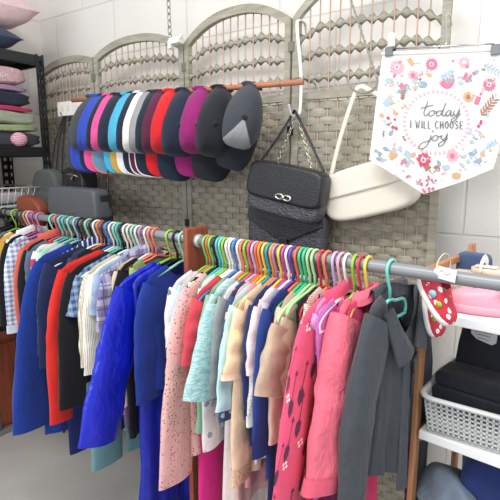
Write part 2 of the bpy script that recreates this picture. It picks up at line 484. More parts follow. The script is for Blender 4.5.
def garment(px, kind, label, mat, w=.14, L=.46, sl=.34, a1=.08, r0=.062, r1=.038, flare=1.05, t0=.010, fold=.006, yaw=None, dz=0, nw=.06, dipf=.05, dipb=.02,
            cuff=None, collar=None, buttons=None, hem=None, pocket=None, flat=.26, name=None, near_only=False, hw=None, off=0., wrk=.1, drift=0, slope=.3, seed=None, taper=.93, motif=None):
    global NG
    NG += 1; seed = seed or NG*13
    p, side = hook(px)
    if yaw is None: yaw = R.uniform(-.07, .07)
    kindname = kind
    root = empty(name or kindname, p, label, CAT[kind], 'clothes hanging on the '+('left' if side == 'L' else 'right')+' rail', (0, 0, -PI/2+yaw))
    zt = -.047-dz
    if kind in ('trousers', 'leggings'):
        b = MB(); b.grid(sheet(w, .24, t0, 1.0, 0, 0, 0, fold*.5, seed, slope=.0, ztop=-.105-dz, M=12), True)
        b.build('seat', mat, root)
        wb = MB(); rows = sheet(w*1.01, .135+dz, t0*1.08, 1.0, 0, 0, 0, 0, seed, slope=0, ztop=-.104-dz, M=3); wb.grid(rows, True); wb.build('waistband', cuff or mat, root)
        for sx in (-1, 1):
            rows, _ = tubepart((sx*w*.5, 0, -.2-dz), L-.2, .03, .0, w*.52, r1, .22, seed, sx, wrk=.05)
            b = MB(); b.grid(rows, True); b.build('leg', mat, root)
        return root
    b = MB(); rows = sheet(w, L, t0, flare, nw, dipf, dipb, fold, seed, ztop=zt, slope=slope, side_taper=taper); b.grid(rows, True); LAST['rows'] = rows
    if motif:
        rr = random.Random(5); sp = []
        for a_ in range(6):
            for c_ in range(6): sp.append((('arrow', 'bloom')[(a_+c_) % 3 == 2], 1.2+a_*4.1+rr.uniform(-1, 1), 13.5+c_*2.8+rr.uniform(-.5, .5), 1 if (a_+c_) % 3 != 2 else 2))
        motif_print(b, rows, False, sp, .003)
    b.build('torso' if kind != 'dress' else 'dress_body', [mat]+(motif or []), root)
    if hem is not None:
        hb = MB(); hr = rows[-4:]; hb.grid([[(x*1.012, y*1.06+math.copysign(.0012, y), z) for x, y, z in r] for r in hr], True); hb.build('hem_band', hem, root)
    zs = zt-slope*w
    if sl:
        for sx in (1, -1):
            a0 = .55; sl_ = sl*SLK
            rws, cs = tubepart((sx*(w+.004-r0*math.cos(a0)), 0, zs-.002-r0*math.sin(a0)), sl_, a0, a1, r0, r1, flat, seed, sx, drift=drift, wrk=wrk, k=4.)
            b = MB(); b.grid(rws, True)
            if motif and sx == 1:
                rr = random.Random(8); sp = []
                for a_ in range(7):
                    for c_ in range(5): sp.append((('arrow', 'bloom')[(a_+c_) % 3 == 2], .6+a_*4.1+2.0*(c_ % 2)+rr.uniform(-.6, .6), -1.5+c_*2.0+rr.uniform(-.4, .4), 1 if (a_+c_) % 3 != 2 else 2))
                motif_print(b, rws, True, sp)
            b.build('sleeve', [mat]+(motif or []), root)
            if cuff is not None:
                cb = MB(); rr = rws[-4:]
                ctr = [sum((Vector(q) for q in r), Vector())/len(r) for r in rr]
                cb.grid([[c_+(Vector(q)-c_)*1.07 for q in r] for r, c_ in zip(rr, ctr)], True); cb.build('cuff', cuff, root)
    if collar is not None:
        cb = MB(); rws = []
        for lev, (gr, zz) in enumerate(((1.0, .004), (1.03, .016), (1.10, .016), (1.2, .0), (1.25, -.010))):
            r = []
            for q in range(26):
                u = -1+2*q/25*1.0
                th = PI*(.5+.93*u)       # around back, opening at +y
                x = nw*gr*math.sin(th)*-1; yy = (t0*1.3)*gr*math.cos(th)*-1
                zb = zt-slope*abs(min(abs(x), nw))-(dipf*.8*max(0, math.cos(th)*-1)) 
                r.append((x, -yy*1.0, zb+zz))
            rws.append(r)
        cb.grid(rws); cb.build('collar', collar, root)
    if buttons is not None:
        for k in range(5):
            s_ = .18+.17*k; z = zt-dipf-.02-(L-.1)*k/5
            bb = MB(); row = rows[min(len(rows)-1, int((k/5*.8+.2)*len(rows)))]
            q = row[15]; bb.tube([(q[0], q[1], q[2]), (q[0], q[1]+.004, q[2])], .006, 10); bb.build('button', buttons, root)
    return root

black = cloth('black_cotton', (27, 27, 31)); charc = cloth('charcoal_cotton', (52, 53, 58)); navy = cloth('navy_cotton', (30, 44, 92)); white = cloth('white_cotton', (236, 235, 232))
G = []   # px, hanger colour, short name, garment kwargs
def g_(px, hc, kind, short, label, mat, **k): G.append((px, hc, kind, short, label, mat, k))
# ---- left rail, from the far end
g_(4, 'black', 'jacket', 'black fleece jacket', 'black fleece jacket at the far left end of the rail', black, w=.13, L=.5)
g_(8, 'charcoal', 'vest', 'white strappy vest', 'white vest with thin straps near the far left end of rail', white, w=.10, L=.42, sl=0)
g_(15, 'lime', 'cardigan', 'charcoal cardigan', 'charcoal cardigan second from the far left end of rail', charc, w=.12, L=.45)
g_(20, 'charcoal', 'top', 'dark brown top', 'dark brown top next to the charcoal cardigan on left rail', cloth('dark_brown', (58, 46, 44)), w=.11, L=.4, sl=.2)
g_(24, 'brown', 'top', 'grey marl top', 'grey marl top squeezed among the far left hangers', cloth('grey_marl_d', (110, 112, 118)), w=.11, L=.4, sl=.18)
g_(27, 'tan', 'jumper', 'black ribbed jumper', 'black ribbed jumper with sleeve beside the light blue gingham shirt', cloth('black_rib', (24, 24, 29), 'cord'), w=.12, L=.5, sl=.34)
g_(30, 'pink', 'blouse', 'white collared blouse', 'white blouse with a collar near the far left pink hangers', white, w=.10, L=.4, sl=.16, collar=white)
g_(35, 'magenta', 'shirt', 'blue gingham shirt', 'light blue gingham shirt with long sleeve and white cuff', cloth('blue_gingham', (120, 152, 200), 'check', (236, 240, 244)), w=.12, L=.44, sl=.36, r1=.036, cuff=cloth('pale_blue', (206, 218, 232)), a1=.04)
g_(40, 'mauve', 'shirt', 'coral linen shirt', 'coral orange shirt next to the gingham shirt on left rail', cloth('coral_linen', (214, 98, 82)), w=.125, L=.42, sl=.36, collar=cloth('coral_linen', (214, 98, 82)), a1=.03)
g_(53, 'mint', 'jumper', 'black long sleeved jumper', 'black long sleeved jumper between coral shirt and royal blue coat', black, w=.135, L=.42, sl=.34, a1=.05)
g_(58, 'rose', 'top', 'mustard yellow top', 'mustard yellow top peeping out beside the white blouse', cloth('mustard', (214, 164, 60)), w=.12, L=.40, sl=.16)
g_(62, 'aqua', 'tee', 'slate blue tee', 'slate blue tee on an hanger near the royal blue coat', cloth('slate', (88, 104, 128)), w=.135, L=.44, sl=.16)
g_(66, 'teal', 'tee', 'white raglan tee', 'white raglan tee with red shoulder on left rail', cloth('raglan', (232, 230, 228), 'stripe', (206, 54, 62), sc=.35), w=.13, L=.40, sl=.16)
g_(71, 'mint', 'tee', 'pale mint tee', 'pale mint tee whose shoulder shows left of royal blue coat', cloth('pale_mint', (190, 222, 206)), w=.13, L=.4, sl=.14)
g_(77, 'sky blue', 'coat', 'royal blue fleece coat', 'long royal blue fleece coat reaching lowest on the left rail', cloth('royal_fleece', (26, 56, 140)), w=.19, slope=.24, L=.68, sl=.60, r0=.062, r1=.062, a1=.10, flare=1.15, t0=.013, seed=5)
g_(81, 'black', 'shirt', 'blue striped shirt', 'navy shirt with fine white stripes left of the red cardigan', cloth('navy_stripe', (36, 52, 104), 'vstripe', (200, 210, 230)), w=.175, L=.40, sl=.30, r1=.05, collar=cloth('navy_stripe', (36, 52, 104)))
g_(85, 'charcoal', 'jacket', 'navy denim jacket', 'dark navy denim jacket with turned hem beside the red cardigan', cloth('navy_denim', (28, 40, 78)), w=.185, slope=.24, L=.42, sl=.34, r0=.075, r1=.062, hem=cloth('navy_denim', (28, 40, 78)), a1=.02)
g_(89, 'mint', 'top', 'pale grey top', 'pale grey top just left of the royal blue fleece coat', cloth('pale_grey', (200, 202, 206)), w=.13, L=.45, sl=.1)
g_(93, 'black', 'trousers', 'navy trousers', 'navy trousers hanging below the denim jacket on left rail', cloth('navy_twill', (26, 40, 98)), w=.13, L=.78, r1=.06)
g_(97, 'white', 'cardigan', 'red cardigan', 'bright red cardigan with long straight sleeve on left rail', cloth('red_knit', (212, 44, 36), wr=.3), w=.205, slope=.22, L=.44, sl=.50, r0=.058, r1=.036, a1=.04, t0=.013, flare=1.02, seed=22)
g_(101, 'orange', 'tee', 'blue sports tee', 'mid blue sports tee hidden against the royal blue fleece coat', cloth('mid_blue', (70, 110, 176)), w=.12, L=.42, sl=.12)
g_(105, 'charcoal', 'jacket', 'black zip jacket', 'black jacket with long sleeve right of the red cardigan', cloth('black_soft', (22, 22, 27)), w=.20, slope=.24, L=.43, sl=.43, r0=.060, r1=.045, a1=.04, t0=.013, seed=31)
g_(109, 'blue', 'tee', 'faded navy tee', 'faded navy tee between denim jacket and red cardigan', cloth('faded_navy', (54, 62, 88)), w=.12, L=.45, sl=.12)
g_(113, 'white', 'tee', 'blue checked short sleeve shirt', 'grey blue checked shirt with short turned sleeve over black jacket', cloth('bluegrey_check', (140, 160, 186), 'check', (60, 84, 130), sc=.9), w=.185, L=.36, sl=.12, r0=.046, r1=.044, a1=.25, cuff=cloth('bluegrey_check', (140, 160, 186)))
g_(117, 'mint', 'top', 'black vest top', 'black vest top tucked left of the red cardigan', black, w=.12, L=.5, sl=0)
g_(120, 'teal', 'trousers', 'grey striped trousers', 'grey striped trousers showing low behind the red cardigan', cloth('grey_stripe', (150, 150, 156), 'vstripe', (84, 84, 92)), w=.12, L=.62, r1=.05)
g_(123, 'black', 'jumper', 'cream aran jumper', 'cream chunky knit jumper, first cream one from the left', cloth('cream_knit', (232, 224, 204), 'knit', (206, 194, 168)), w=.17, L=.38, sl=.28, r0=.06, r1=.046, a1=.02)
g_(127, 'white', 'cardigan', 'ivory cardigan', 'ivory cardigan between the cream jumper and light denim shirt', cloth('ivory', (240, 234, 216), 'cord'), w=.17, L=.40, sl=.30, r0=.062, r1=.044, a1=.04)
g_(131, 'cream', 'shirt', 'light denim shirt', 'light denim short sleeved shirt next to purple plaid shirt', cloth('light_denim', (150, 172, 202)), w=.16, L=.42, sl=.11, r1=.05, a1=.2, collar=cloth('light_denim', (150, 172, 202)))
g_(135, 'mint', 'trousers', 'teal cotton trousers', 'pale teal cotton trousers with white turn up at the cuffs', cloth('dusty_teal', (112, 156, 162)), w=.13, L=.78, r1=.06, cuff=white)
g_(139, 'white', 'shirt', 'purple plaid shirt', 'purple and grey plaid shirt left of the shiny blue raincoat', cloth('purple_plaid', (132, 118, 158), 'plaid', (206, 206, 222), (66, 66, 110)), w=.15, L=.52, sl=.16, r1=.055, a1=.12, collar=cloth('purple_plaid', (132, 118, 158)))
g_(143, 'mauve', 'top', 'beige linen top', 'beige linen top hanging low behind the blue raincoat', cloth('beige_linen', (208, 190, 168)), w=.13, L=.56, sl=.12, hem=cloth('plum_hem', (110, 70, 110)))
g_(148, 'white', 'jumper', 'black crew jumper', 'black jumper showing in the gap below the raincoat body', cloth('black_crew', (20, 20, 24)), w=.12, L=.58, sl=.3)
g_(152, 'coral', 'trousers', 'pale jade trousers', 'pale jade trousers between red cardigan and black zip jacket', cloth('jade', (120, 160, 160)), w=.11, L=.54, r1=.05)
g_(156, 'salmon', 'blouse', 'green floral blouse', 'green and pink floral blouse lying under coral hangers', cloth('green_floral', (150, 178, 112), 'floral', (224, 130, 130), (232, 226, 196)), w=.10, L=.36, sl=.08)
g_(170, 'lime', 'raincoat', 'shiny blue raincoat', 'shiny royal blue raincoat with wide sleeve on left rail', cloth('blue_pvc', (18, 34, 182), rough=.22, wr=.6, wrs=17), w=.195, slope=.26, L=.31, sl=.44, r0=.062, r1=.06, a1=.30, t0=.02, fold=.010, flat=.30, wrk=.14, hem=None, dz=-.0, seed=3)
g_(177, 'black', 'coat', 'dark blue cotton coat', 'dark blue cotton coat with straight sleeve next to wooden post', cloth('denim_blue', (28, 54, 138)), w=.145, L=.38, sl=.34, r0=.06, r1=.045, a1=.02, t0=.012)
g_(183, 'mint', 'dress', 'long blue satin dress', 'long royal blue satin dress falling to the floor by the post', cloth('blue_satin', (20, 38, 170), rough=.35, wr=.5), w=.158, L=.98, sl=0, flare=1.2, t0=.016, fold=.012)
# ---- right rail
g_(207, 'green', 'blouse', 'white botanical blouse', 'white blouse with small botanical print and long sleeve by post', cloth('white_botanic', (238, 234, 230), 'floral', (214, 150, 120), (110, 130, 110), sc=.9), w=.135, L=.34, sl=.22, r0=.055, r1=.034, a1=.03)
g_(210, 'orange', 'blouse', 'pale blue tunic', 'pale blue tunic showing low between blue dress and crochet cardigan', cloth('pale_tunic', (178, 198, 212)), w=.12, L=.55, sl=.38, r1=.045, a1=0.0)
g_(213, 'green', 'jumper', 'soft pink jumper', 'soft pink jumper left of the crochet cardigan', cloth('soft_pink', (230, 186, 196), 'marl', (240, 214, 216), (220, 170, 186)), w=.118, L=.46, sl=.40, r0=.06, r1=.045, a1=.03)
g_(217, 'black', 'cardigan', 'zebra striped cardigan', 'black and white zebra striped top behind the crochet cardigan', cloth('zebra', (238, 236, 232), 'zebra', (24, 24, 30)), w=.10, L=.34, sl=.10)
g_(220, 'teal', 'cardigan', 'pink crochet cardigan', 'dusty pink open crochet cardigan with long scalloped sleeve', cloth('pink_crochet', (226, 178, 172), 'crochet', (150, 96, 94), (214, 160, 156), sc=1.7), w=.15, L=.50, sl=.50, r0=.056, r1=.054, a1=.07, t0=.014, fold=.010, hem=cloth('pink_crochet', (226, 178, 172)), seed=9)
g_(223, 'aqua', 'trousers', 'beige jersey trousers', 'beige jersey trousers hanging below the crochet cardigan', cloth('beige_jersey', (214, 192, 178)), w=.10, L=.86, r1=.05)
g_(226, 'lime', 'tee', 'coral red tee', 'coral red tee left of the mint marl top', cloth('coral_red', (206, 70, 82)), w=.152, L=.36, sl=.15, r0=.055, r1=.058, a1=.12, t0=.012)
g_(230, 'white', 'trousers', 'hot pink trousers', 'hot pink trousers hanging below crochet cardigan near centre', cloth('hot_pink', (226, 40, 140)), w=.12, L=.88, r1=.058)
g_(233, 'white', 'tee', 'white print tee', 'white print tee tucked between crochet cardigan and coral red tee', white, w=.115, L=.40, sl=.12)
g_(237, 'blue', 'top', 'mint marl top', 'mint and blue marl top with wide three quarter sleeve', cloth('mint_marl', (140, 196, 180), 'tiedye', (196, 220, 224), (150, 172, 200), sc=2.2), w=.15, L=.37, sl=.235, r0=.055, r1=.06, a1=.34, t0=.014, hem=None, seed=14)
g_(241, 'white', 'top', 'sage green top', 'sage green top whose sleeve shows below the marl top', cloth('sage', (126, 178, 144)), w=.13, L=.44, sl=.34, r0=.055, r1=.045, a1=.03)
g_(244, 'coral', 'jumper', 'grey school jumper', 'grey jumper right of the mint marl top', cloth('school_grey', (152, 156, 156)), w=.126, L=.40, sl=.24, r0=.05, r1=.044, a1=.10, t0=.012)
g_(248, 'lime', 'blouse', 'white frilled blouse', 'white blouse with small print cuff showing below marl top', cloth('white_frill', (230, 226, 226), 'dots', (150, 160, 190), (220, 180, 180)), w=.125, L=.46, sl=.40, r0=.05, r1=.034, a1=0.0)
g_(252, 'rose', 'tee', 'pale aqua tee', 'pale aqua tee between grey jumper and peach ruffle tee', cloth('pale_aqua', (180, 214, 218)), w=.145, L=.38, sl=.24, r0=.05, r1=.046, a1=.17, t0=.012)
g_(256, 'lilac', 'dress', 'white leaf print dress', 'long white dress with sparse blue leaf print near centre', cloth('leaf_print', (232, 224, 220), 'leaf', (130, 140, 172), (206, 170, 120), sc=.55), w=.12, L=.82, sl=0, flare=1.2, t0=.014, fold=.01)
g_(259, 'orange', 'top', 'navy floral top', 'navy floral top peeping below the pale aqua tee', cloth('navy_floral', (62, 74, 110), 'floral', (170, 190, 220), (220, 190, 190), sc=1.3), w=.115, L=.46, sl=.30, r0=.05, r1=.05, a1=0.0)
g_(262, 'amber', 'tee', 'peach ruffle tee', 'peach tee with yellow shoulders and ruffled short sleeve', cloth('peach_yellow', (244, 206, 170), 'floral', (236, 176, 150), (248, 226, 160), sc=1.1), w=.15, L=.40, sl=.15, r0=.055, r1=.058, a1=.15, cuff=cloth('peach_plain', (240, 200, 176)), t0=.012)
g_(266, 'yellow', 'jumper', 'navy long sleeved jumper', 'navy jumper with long narrow sleeve beside peach tee', cloth('navy_jersey', (34, 48, 100)), w=.13, L=.42, sl=.26, r0=.052, r1=.034, a1=.03)
g_(270, 'turquoise', 'dress', 'blush pink dress', 'blush pink dress with small motifs hanging low in the middle', cloth('blush', (228, 186, 182), 'dots', (210, 110, 90), (240, 220, 210), sc=.7), w=.115, L=.60, sl=.0, flare=1.15)
g_(274, 'amber', 'tee', 'rust orange tee', 'rust orange tee glimpsed left of coral red tee', cloth('rust', (176, 86, 58)), w=.12, L=.44, sl=.2)
g_(277, 'mauve', 'blouse', 'white lace blouse', 'white lace blouse with long sleeve near the tan jacket', cloth('lace', (234, 230, 224), 'crochet', (200, 196, 192), (222, 216, 210), sc=2), w=.105, L=.44, sl=.29, r0=.045, r1=.046, a1=.02, cuff=cloth('lace_edge', (226, 222, 216)))
g_(282, 'yellow', 'vest', 'rose pink vest', 'rose pink vest hanging between aqua tee and peach tee', cloth('rose_pink', (222, 150, 160)), w=.10, L=.56, sl=0)
g_(286, 'magenta', 'top', 'pale pink top', 'pale pink top right of the white lace blouse', cloth('pale_pink', (240, 214, 214)), w=.13, L=.44, sl=.14, r0=.055, r1=.05, a1=.1, t0=.012)
g_(290, 'white', 'blouse', 'cream smocked blouse', 'cream blouse with gathered frill cuff hanging below peach tee', cloth('cream_smock', (236, 206, 174)), w=.115, L=.5, sl=.46, r0=.05, r1=.03, a1=.02, cuff=cloth('cream_frill', (230, 196, 160), 'crochet', (190, 150, 110), (220, 180, 140), sc=2))
g_(294, 'purple', 'cardigan', 'mid blue cardigan', 'mid blue cardigan showing as a strip left of the tan jacket', cloth('mid_navy', (38, 58, 128)), w=.13, L=.46, sl=.34, r0=.055, r1=.042, a1=.02)
g_(299, 'orange', 'tee', 'grey lilac tee', 'grey lilac tee behind the tan jacket collar', cloth('grey_lilac', (190, 184, 200)), w=.11, L=.42, sl=.1)
g_(303, 'emerald', 'dress', 'deep navy dress', 'deep navy dress hanging long left of pink arrow coat', cloth('deep_navy', (24, 38, 88)), w=.125, L=.60, sl=0, flare=1.1)
g_(307, 'emerald', 'top', 'nude pink top', 'nude pink top with hem under the tan jacket', cloth('nude', (218, 180, 160)), w=.115, L=.50, sl=.3, r1=.05, a1=0.0)
g_(311, 'pale green', 'jacket', 'tan cotton jacket', 'tan cotton jacket with half sleeve on the pale green hangers', cloth('tan_cotton', (186, 164, 142)), w=.145, L=.33, sl=.15, r0=.052, r1=.062, a1=.34, t0=.014, nw=.075, dipf=.03, dipb=.03, dz=.015, seed=8)
g_(316, 'pale green', 'shirt', 'khaki shirt', 'khaki shirt just left of the pink arrow print coat', cloth('khaki', (196, 180, 150)), w=.12, L=.36, sl=.16, r1=.05, nw=.075, dipf=.06, dipb=.05, dz=.015)
g_(322, 'red', 'top', 'black sleeveless top', 'black sleeveless top in the shade of the pink coat', black, w=.11, L=.4, sl=0)
g_(328, 'coral', 'cardigan', 'cream fleece cardigan', 'cream fluffy fleece cardigan below the white hanger on right rail', cloth('cream_fleece', (238, 222, 206), 'knit', (226, 206, 190), wr=.5), w=.085, L=.34, sl=.12, nw=.03, dipf=.02)
g_(336, 'lilac', 'coat', 'pink arrow print coat', 'bright pink coat printed with dark arrows and little flowers', cloth('pink_coat', (228, 82, 116), wr=.45), w=.148, L=.62, sl=.66, r0=.06, r1=.062, a1=.08, t0=.02, fold=.012, seed=6, motif=[plain('plum_print', (96, 44, 72), .85), plain('blossom_print', (244, 216, 214), .85)], collar=cloth('pink_coat', (228, 82, 116)))
g_(342, 'pink', 'tee', 'lilac print tee', 'lilac tee with dark print on the white hanger, right rail', cloth('lilac_print', (222, 160, 214), 'dots', (70, 60, 80), (240, 236, 240), sc=.9), w=.11, L=.52, sl=.1, nw=.03, dipf=.02, dz=.0)
g_(348, 'white', 'dress', 'purple print dress', 'purple dress with yellow and black print below salmon coat', cloth('purple_print', (206, 120, 200), 'floral', (236, 206, 120), (50, 44, 60), sc=.55), w=.13, L=.66, sl=0, flare=1.1)
g_(356, 'lime', 'top', 'magenta top', 'magenta top hidden between purple dress and salmon coat', cloth('magenta_top', (206, 60, 130)), w=.09, L=.4, sl=.08)
g_(362, 'red', 'jacket', 'salmon pink jacket', 'salmon pink hooded jacket with puffed long sleeve beside grey shirt', cloth('salmon_coat', (228, 106, 126), wr=.8, wrs=20), w=.092, L=.36, sl=.37, r0=.06, r1=.062, a1=.20, t0=.026, fold=.012, flat=.5, wrk=.16, seed=4, dipf=.05, nw=.05, cuff=cloth('salmon_cuff', (220, 92, 116)), collar=cloth('salmon_coat', (232, 108, 128)))
g_(369, 'yellow', 'dress', 'raspberry pink dress', 'raspberry pink dress hanging between salmon jacket and grey shirt', cloth('raspberry', (222, 62, 110)), w=.09, L=.72, sl=0, flare=1.1, nw=.045)
ORDER = ['black fleece jacket', 'charcoal cardigan', 'dark brown top', 'grey marl top', 'white strappy vest', 'mustard yellow top', 'white collared blouse', 'black ribbed jumper', 'blue gingham shirt', 'coral linen shirt',
 'black long sleeved jumper', 'slate blue tee', 'white raglan tee', 'pale mint tee', 'pale grey top', 'blue sports tee', 'royal blue fleece coat', 'navy trousers', 'blue striped shirt', 'navy denim jacket', 'faded navy tee', 'black vest top',
 'grey striped trousers', 'teal cotton trousers', 'red cardigan', 'pale jade trousers', 'black zip jacket', 'blue checked short sleeve shirt', 'cream aran jumper', 'ivory cardigan', 'light denim shirt', 'purple plaid shirt', 'beige linen top', 'black crew jumper', 'green floral blouse', 'shiny blue raincoat', 'long blue satin dress', 'dark blue cotton coat',
 'white botanical blouse', 'pale blue tunic', 'soft pink jumper', 'zebra striped cardigan', 'pink crochet cardigan', 'beige jersey trousers', 'hot pink trousers', 'white print tee', 'rust orange tee', 'coral red tee', 'sage green top', 'white frilled blouse', 'mint marl top', 'grey school jumper', 'white leaf print dress', 'navy floral top', 'blush pink dress', 'pale aqua tee', 'rose pink vest', 'peach ruffle tee', 'cream smocked blouse', 'navy long sleeved jumper', 'white lace blouse', 'pale pink top', 'grey lilac tee', 'mid blue cardigan', 'deep navy dress', 'nude pink top']
HOOKS = [(q[0], q[1]) for q in G]
byname = {q[3]: q for q in G}
seq = [byname[n_] for n_ in ORDER]+[q for q in G if q[3] not in ORDER]
G = [h_+q[2:] for h_, q in zip(HOOKS, seq)]
for i, (px, hc, kind, short, label, mat, k) in enumerate(G):
    yaw = k.pop('yaw', None)
    if yaw is None: yaw = R.uniform(-.06, .06)
    w = k.get('w', .14)
    make_hanger(px, hc, max(.07, w-.014), yaw, hc+' plastic hanger carrying the '+short, style=1 if px == 170 else 0)
    garment(px, kind, label, mat, yaw=yaw, **k)

# ---- grey cotton shirt at the near end of the right rail
gm = cloth('grey_shirt_cotton', (68, 72, 78), wr=.7, wrs=18)
make_hanger(392, 'aqua', .07, -.14, 'aqua plastic hanger carrying the dark grey cotton shirt', 0)
gs = garment(392, 'shirt', 'dark grey cotton shirt with flap pocket at the near end of rail', gm, w=.112, dz=-.012, L=.41, sl=.62, r0=.05, r1=.040, a1=.02, t0=.026, fold=.010, yaw=-.14, nw=.062, dipf=.11, dipb=.0, flat=.42, seed=21, cuff=gm, taper=.72)
gs.location = gs.location+Matrix.Rotation(-PI/2-.14, 3, 'Z') @ Vector((-.034, 0, 0))
TR = LAST['rows']
def on_torso(x, z, off):
    best = min((q for r in TR for q in r[:30]), key=lambda q: (q[0]-x)**2+(q[2]-z)**2)
    return (x, best[1]+off, z)
def plate(name, outline, off, th, mat, parent, nseg=1):
    mb = MB(); a_ = [on_torso(x, z, off) for x, z in outline]; mb.poly(a_, Vector((0, th, 0))); return mb.build(name, mat, parent, smooth=False, bevel=.0012)
pk = plate('pocket', [(-.018, -.20), (-.085, -.20), (-.085, -.275), (-.052, -.29), (-.018, -.275)], .003, .004, gm, gs)
plate('pocket_flap', [(-.014, -.192), (-.089, -.192), (-.089, -.218), (-.052, -.232), (-.014, -.218)], .007, .004, gm, pk)
plate('placket', [(.006, -.165), (.030, -.165), (.030, -.46), (.006, -.46)], .003, .003, gm, gs)
for sx in (1, -1):
    cb = MB(); rws = []
    for i in range(9):
        t_ = i/8; x0, z0 = .066-.062*t_, -.072-.085*t_; xo, zo = .082-.022*t_, -.078-.105*t_
        rws.append([(sx*(x0+(xo-x0)*u), .012+.022*t_+.016*math.sin(PI*(.15+.75*u)), z0+(zo-z0)*u+.012*math.sin(PI*u)*(1-t_)) for u in [j/6 for j in range(7)]])
    cb.grid(rws); cb.grid([[(x, y-.003, z) for x, y, z in reversed(r)] for r in rws])
    cb.build('collar', gm, gs)
cb = MB(); cb.grid([[(-.07+.14*j/14, -.010+yy, -.068-.004*abs(j-7)/7+zz) for j in range(15)] for yy, zz in ((0, 0), (-.004, .03), (-.012, .034), (-.022, -.01))]); cb.build('collar_stand', gm, gs)

# ------------------------------------------------------------------ caps on a dowel
RODY = 1.25
copper = plain('reddish_dowel', (176, 112, 84), .5, var=.15)
ra = atY(303, 82, RODY); rz = ra.z; rb = Vector((-1.76, RODY, rz+.028))
rod = MB(); rod.tube([rb+(ra-rb)*k/6 for k in range(7)], .0085, 12)
tag(rod.build('hanging_rod', copper), 'reddish wooden dowel carrying the row of caps', 'rod')
for k, px in enumerate((281, 90)):
    p = atY(px, 80, RODY); p.z = rz
    hb = MB(); hb.tube(spline([(p.x, p.y-.009, p.z+.006), (p.x, p.y-.012, p.z-.002), (p.x, p.y, p.z-.011), (p.x, p.y+.012, p.z), (p.x, p.y+.09, p.z+.03), (p.x, p.y+.15, p.z+.035), (p.x, p.y+.21, p.z+.030), (p.x, p.y+.214, p.z+.012)], 5), .002, 6)
    tag(hb.build('wire_hook', plain('wire', (150, 150, 146), .4, .7)), ('thin wire hook holding the dowel end beside the black handbags', 'thin wire hook holding the dowel behind the leftmost caps')[k], 'hook', 'wire hooks of the cap dowel')
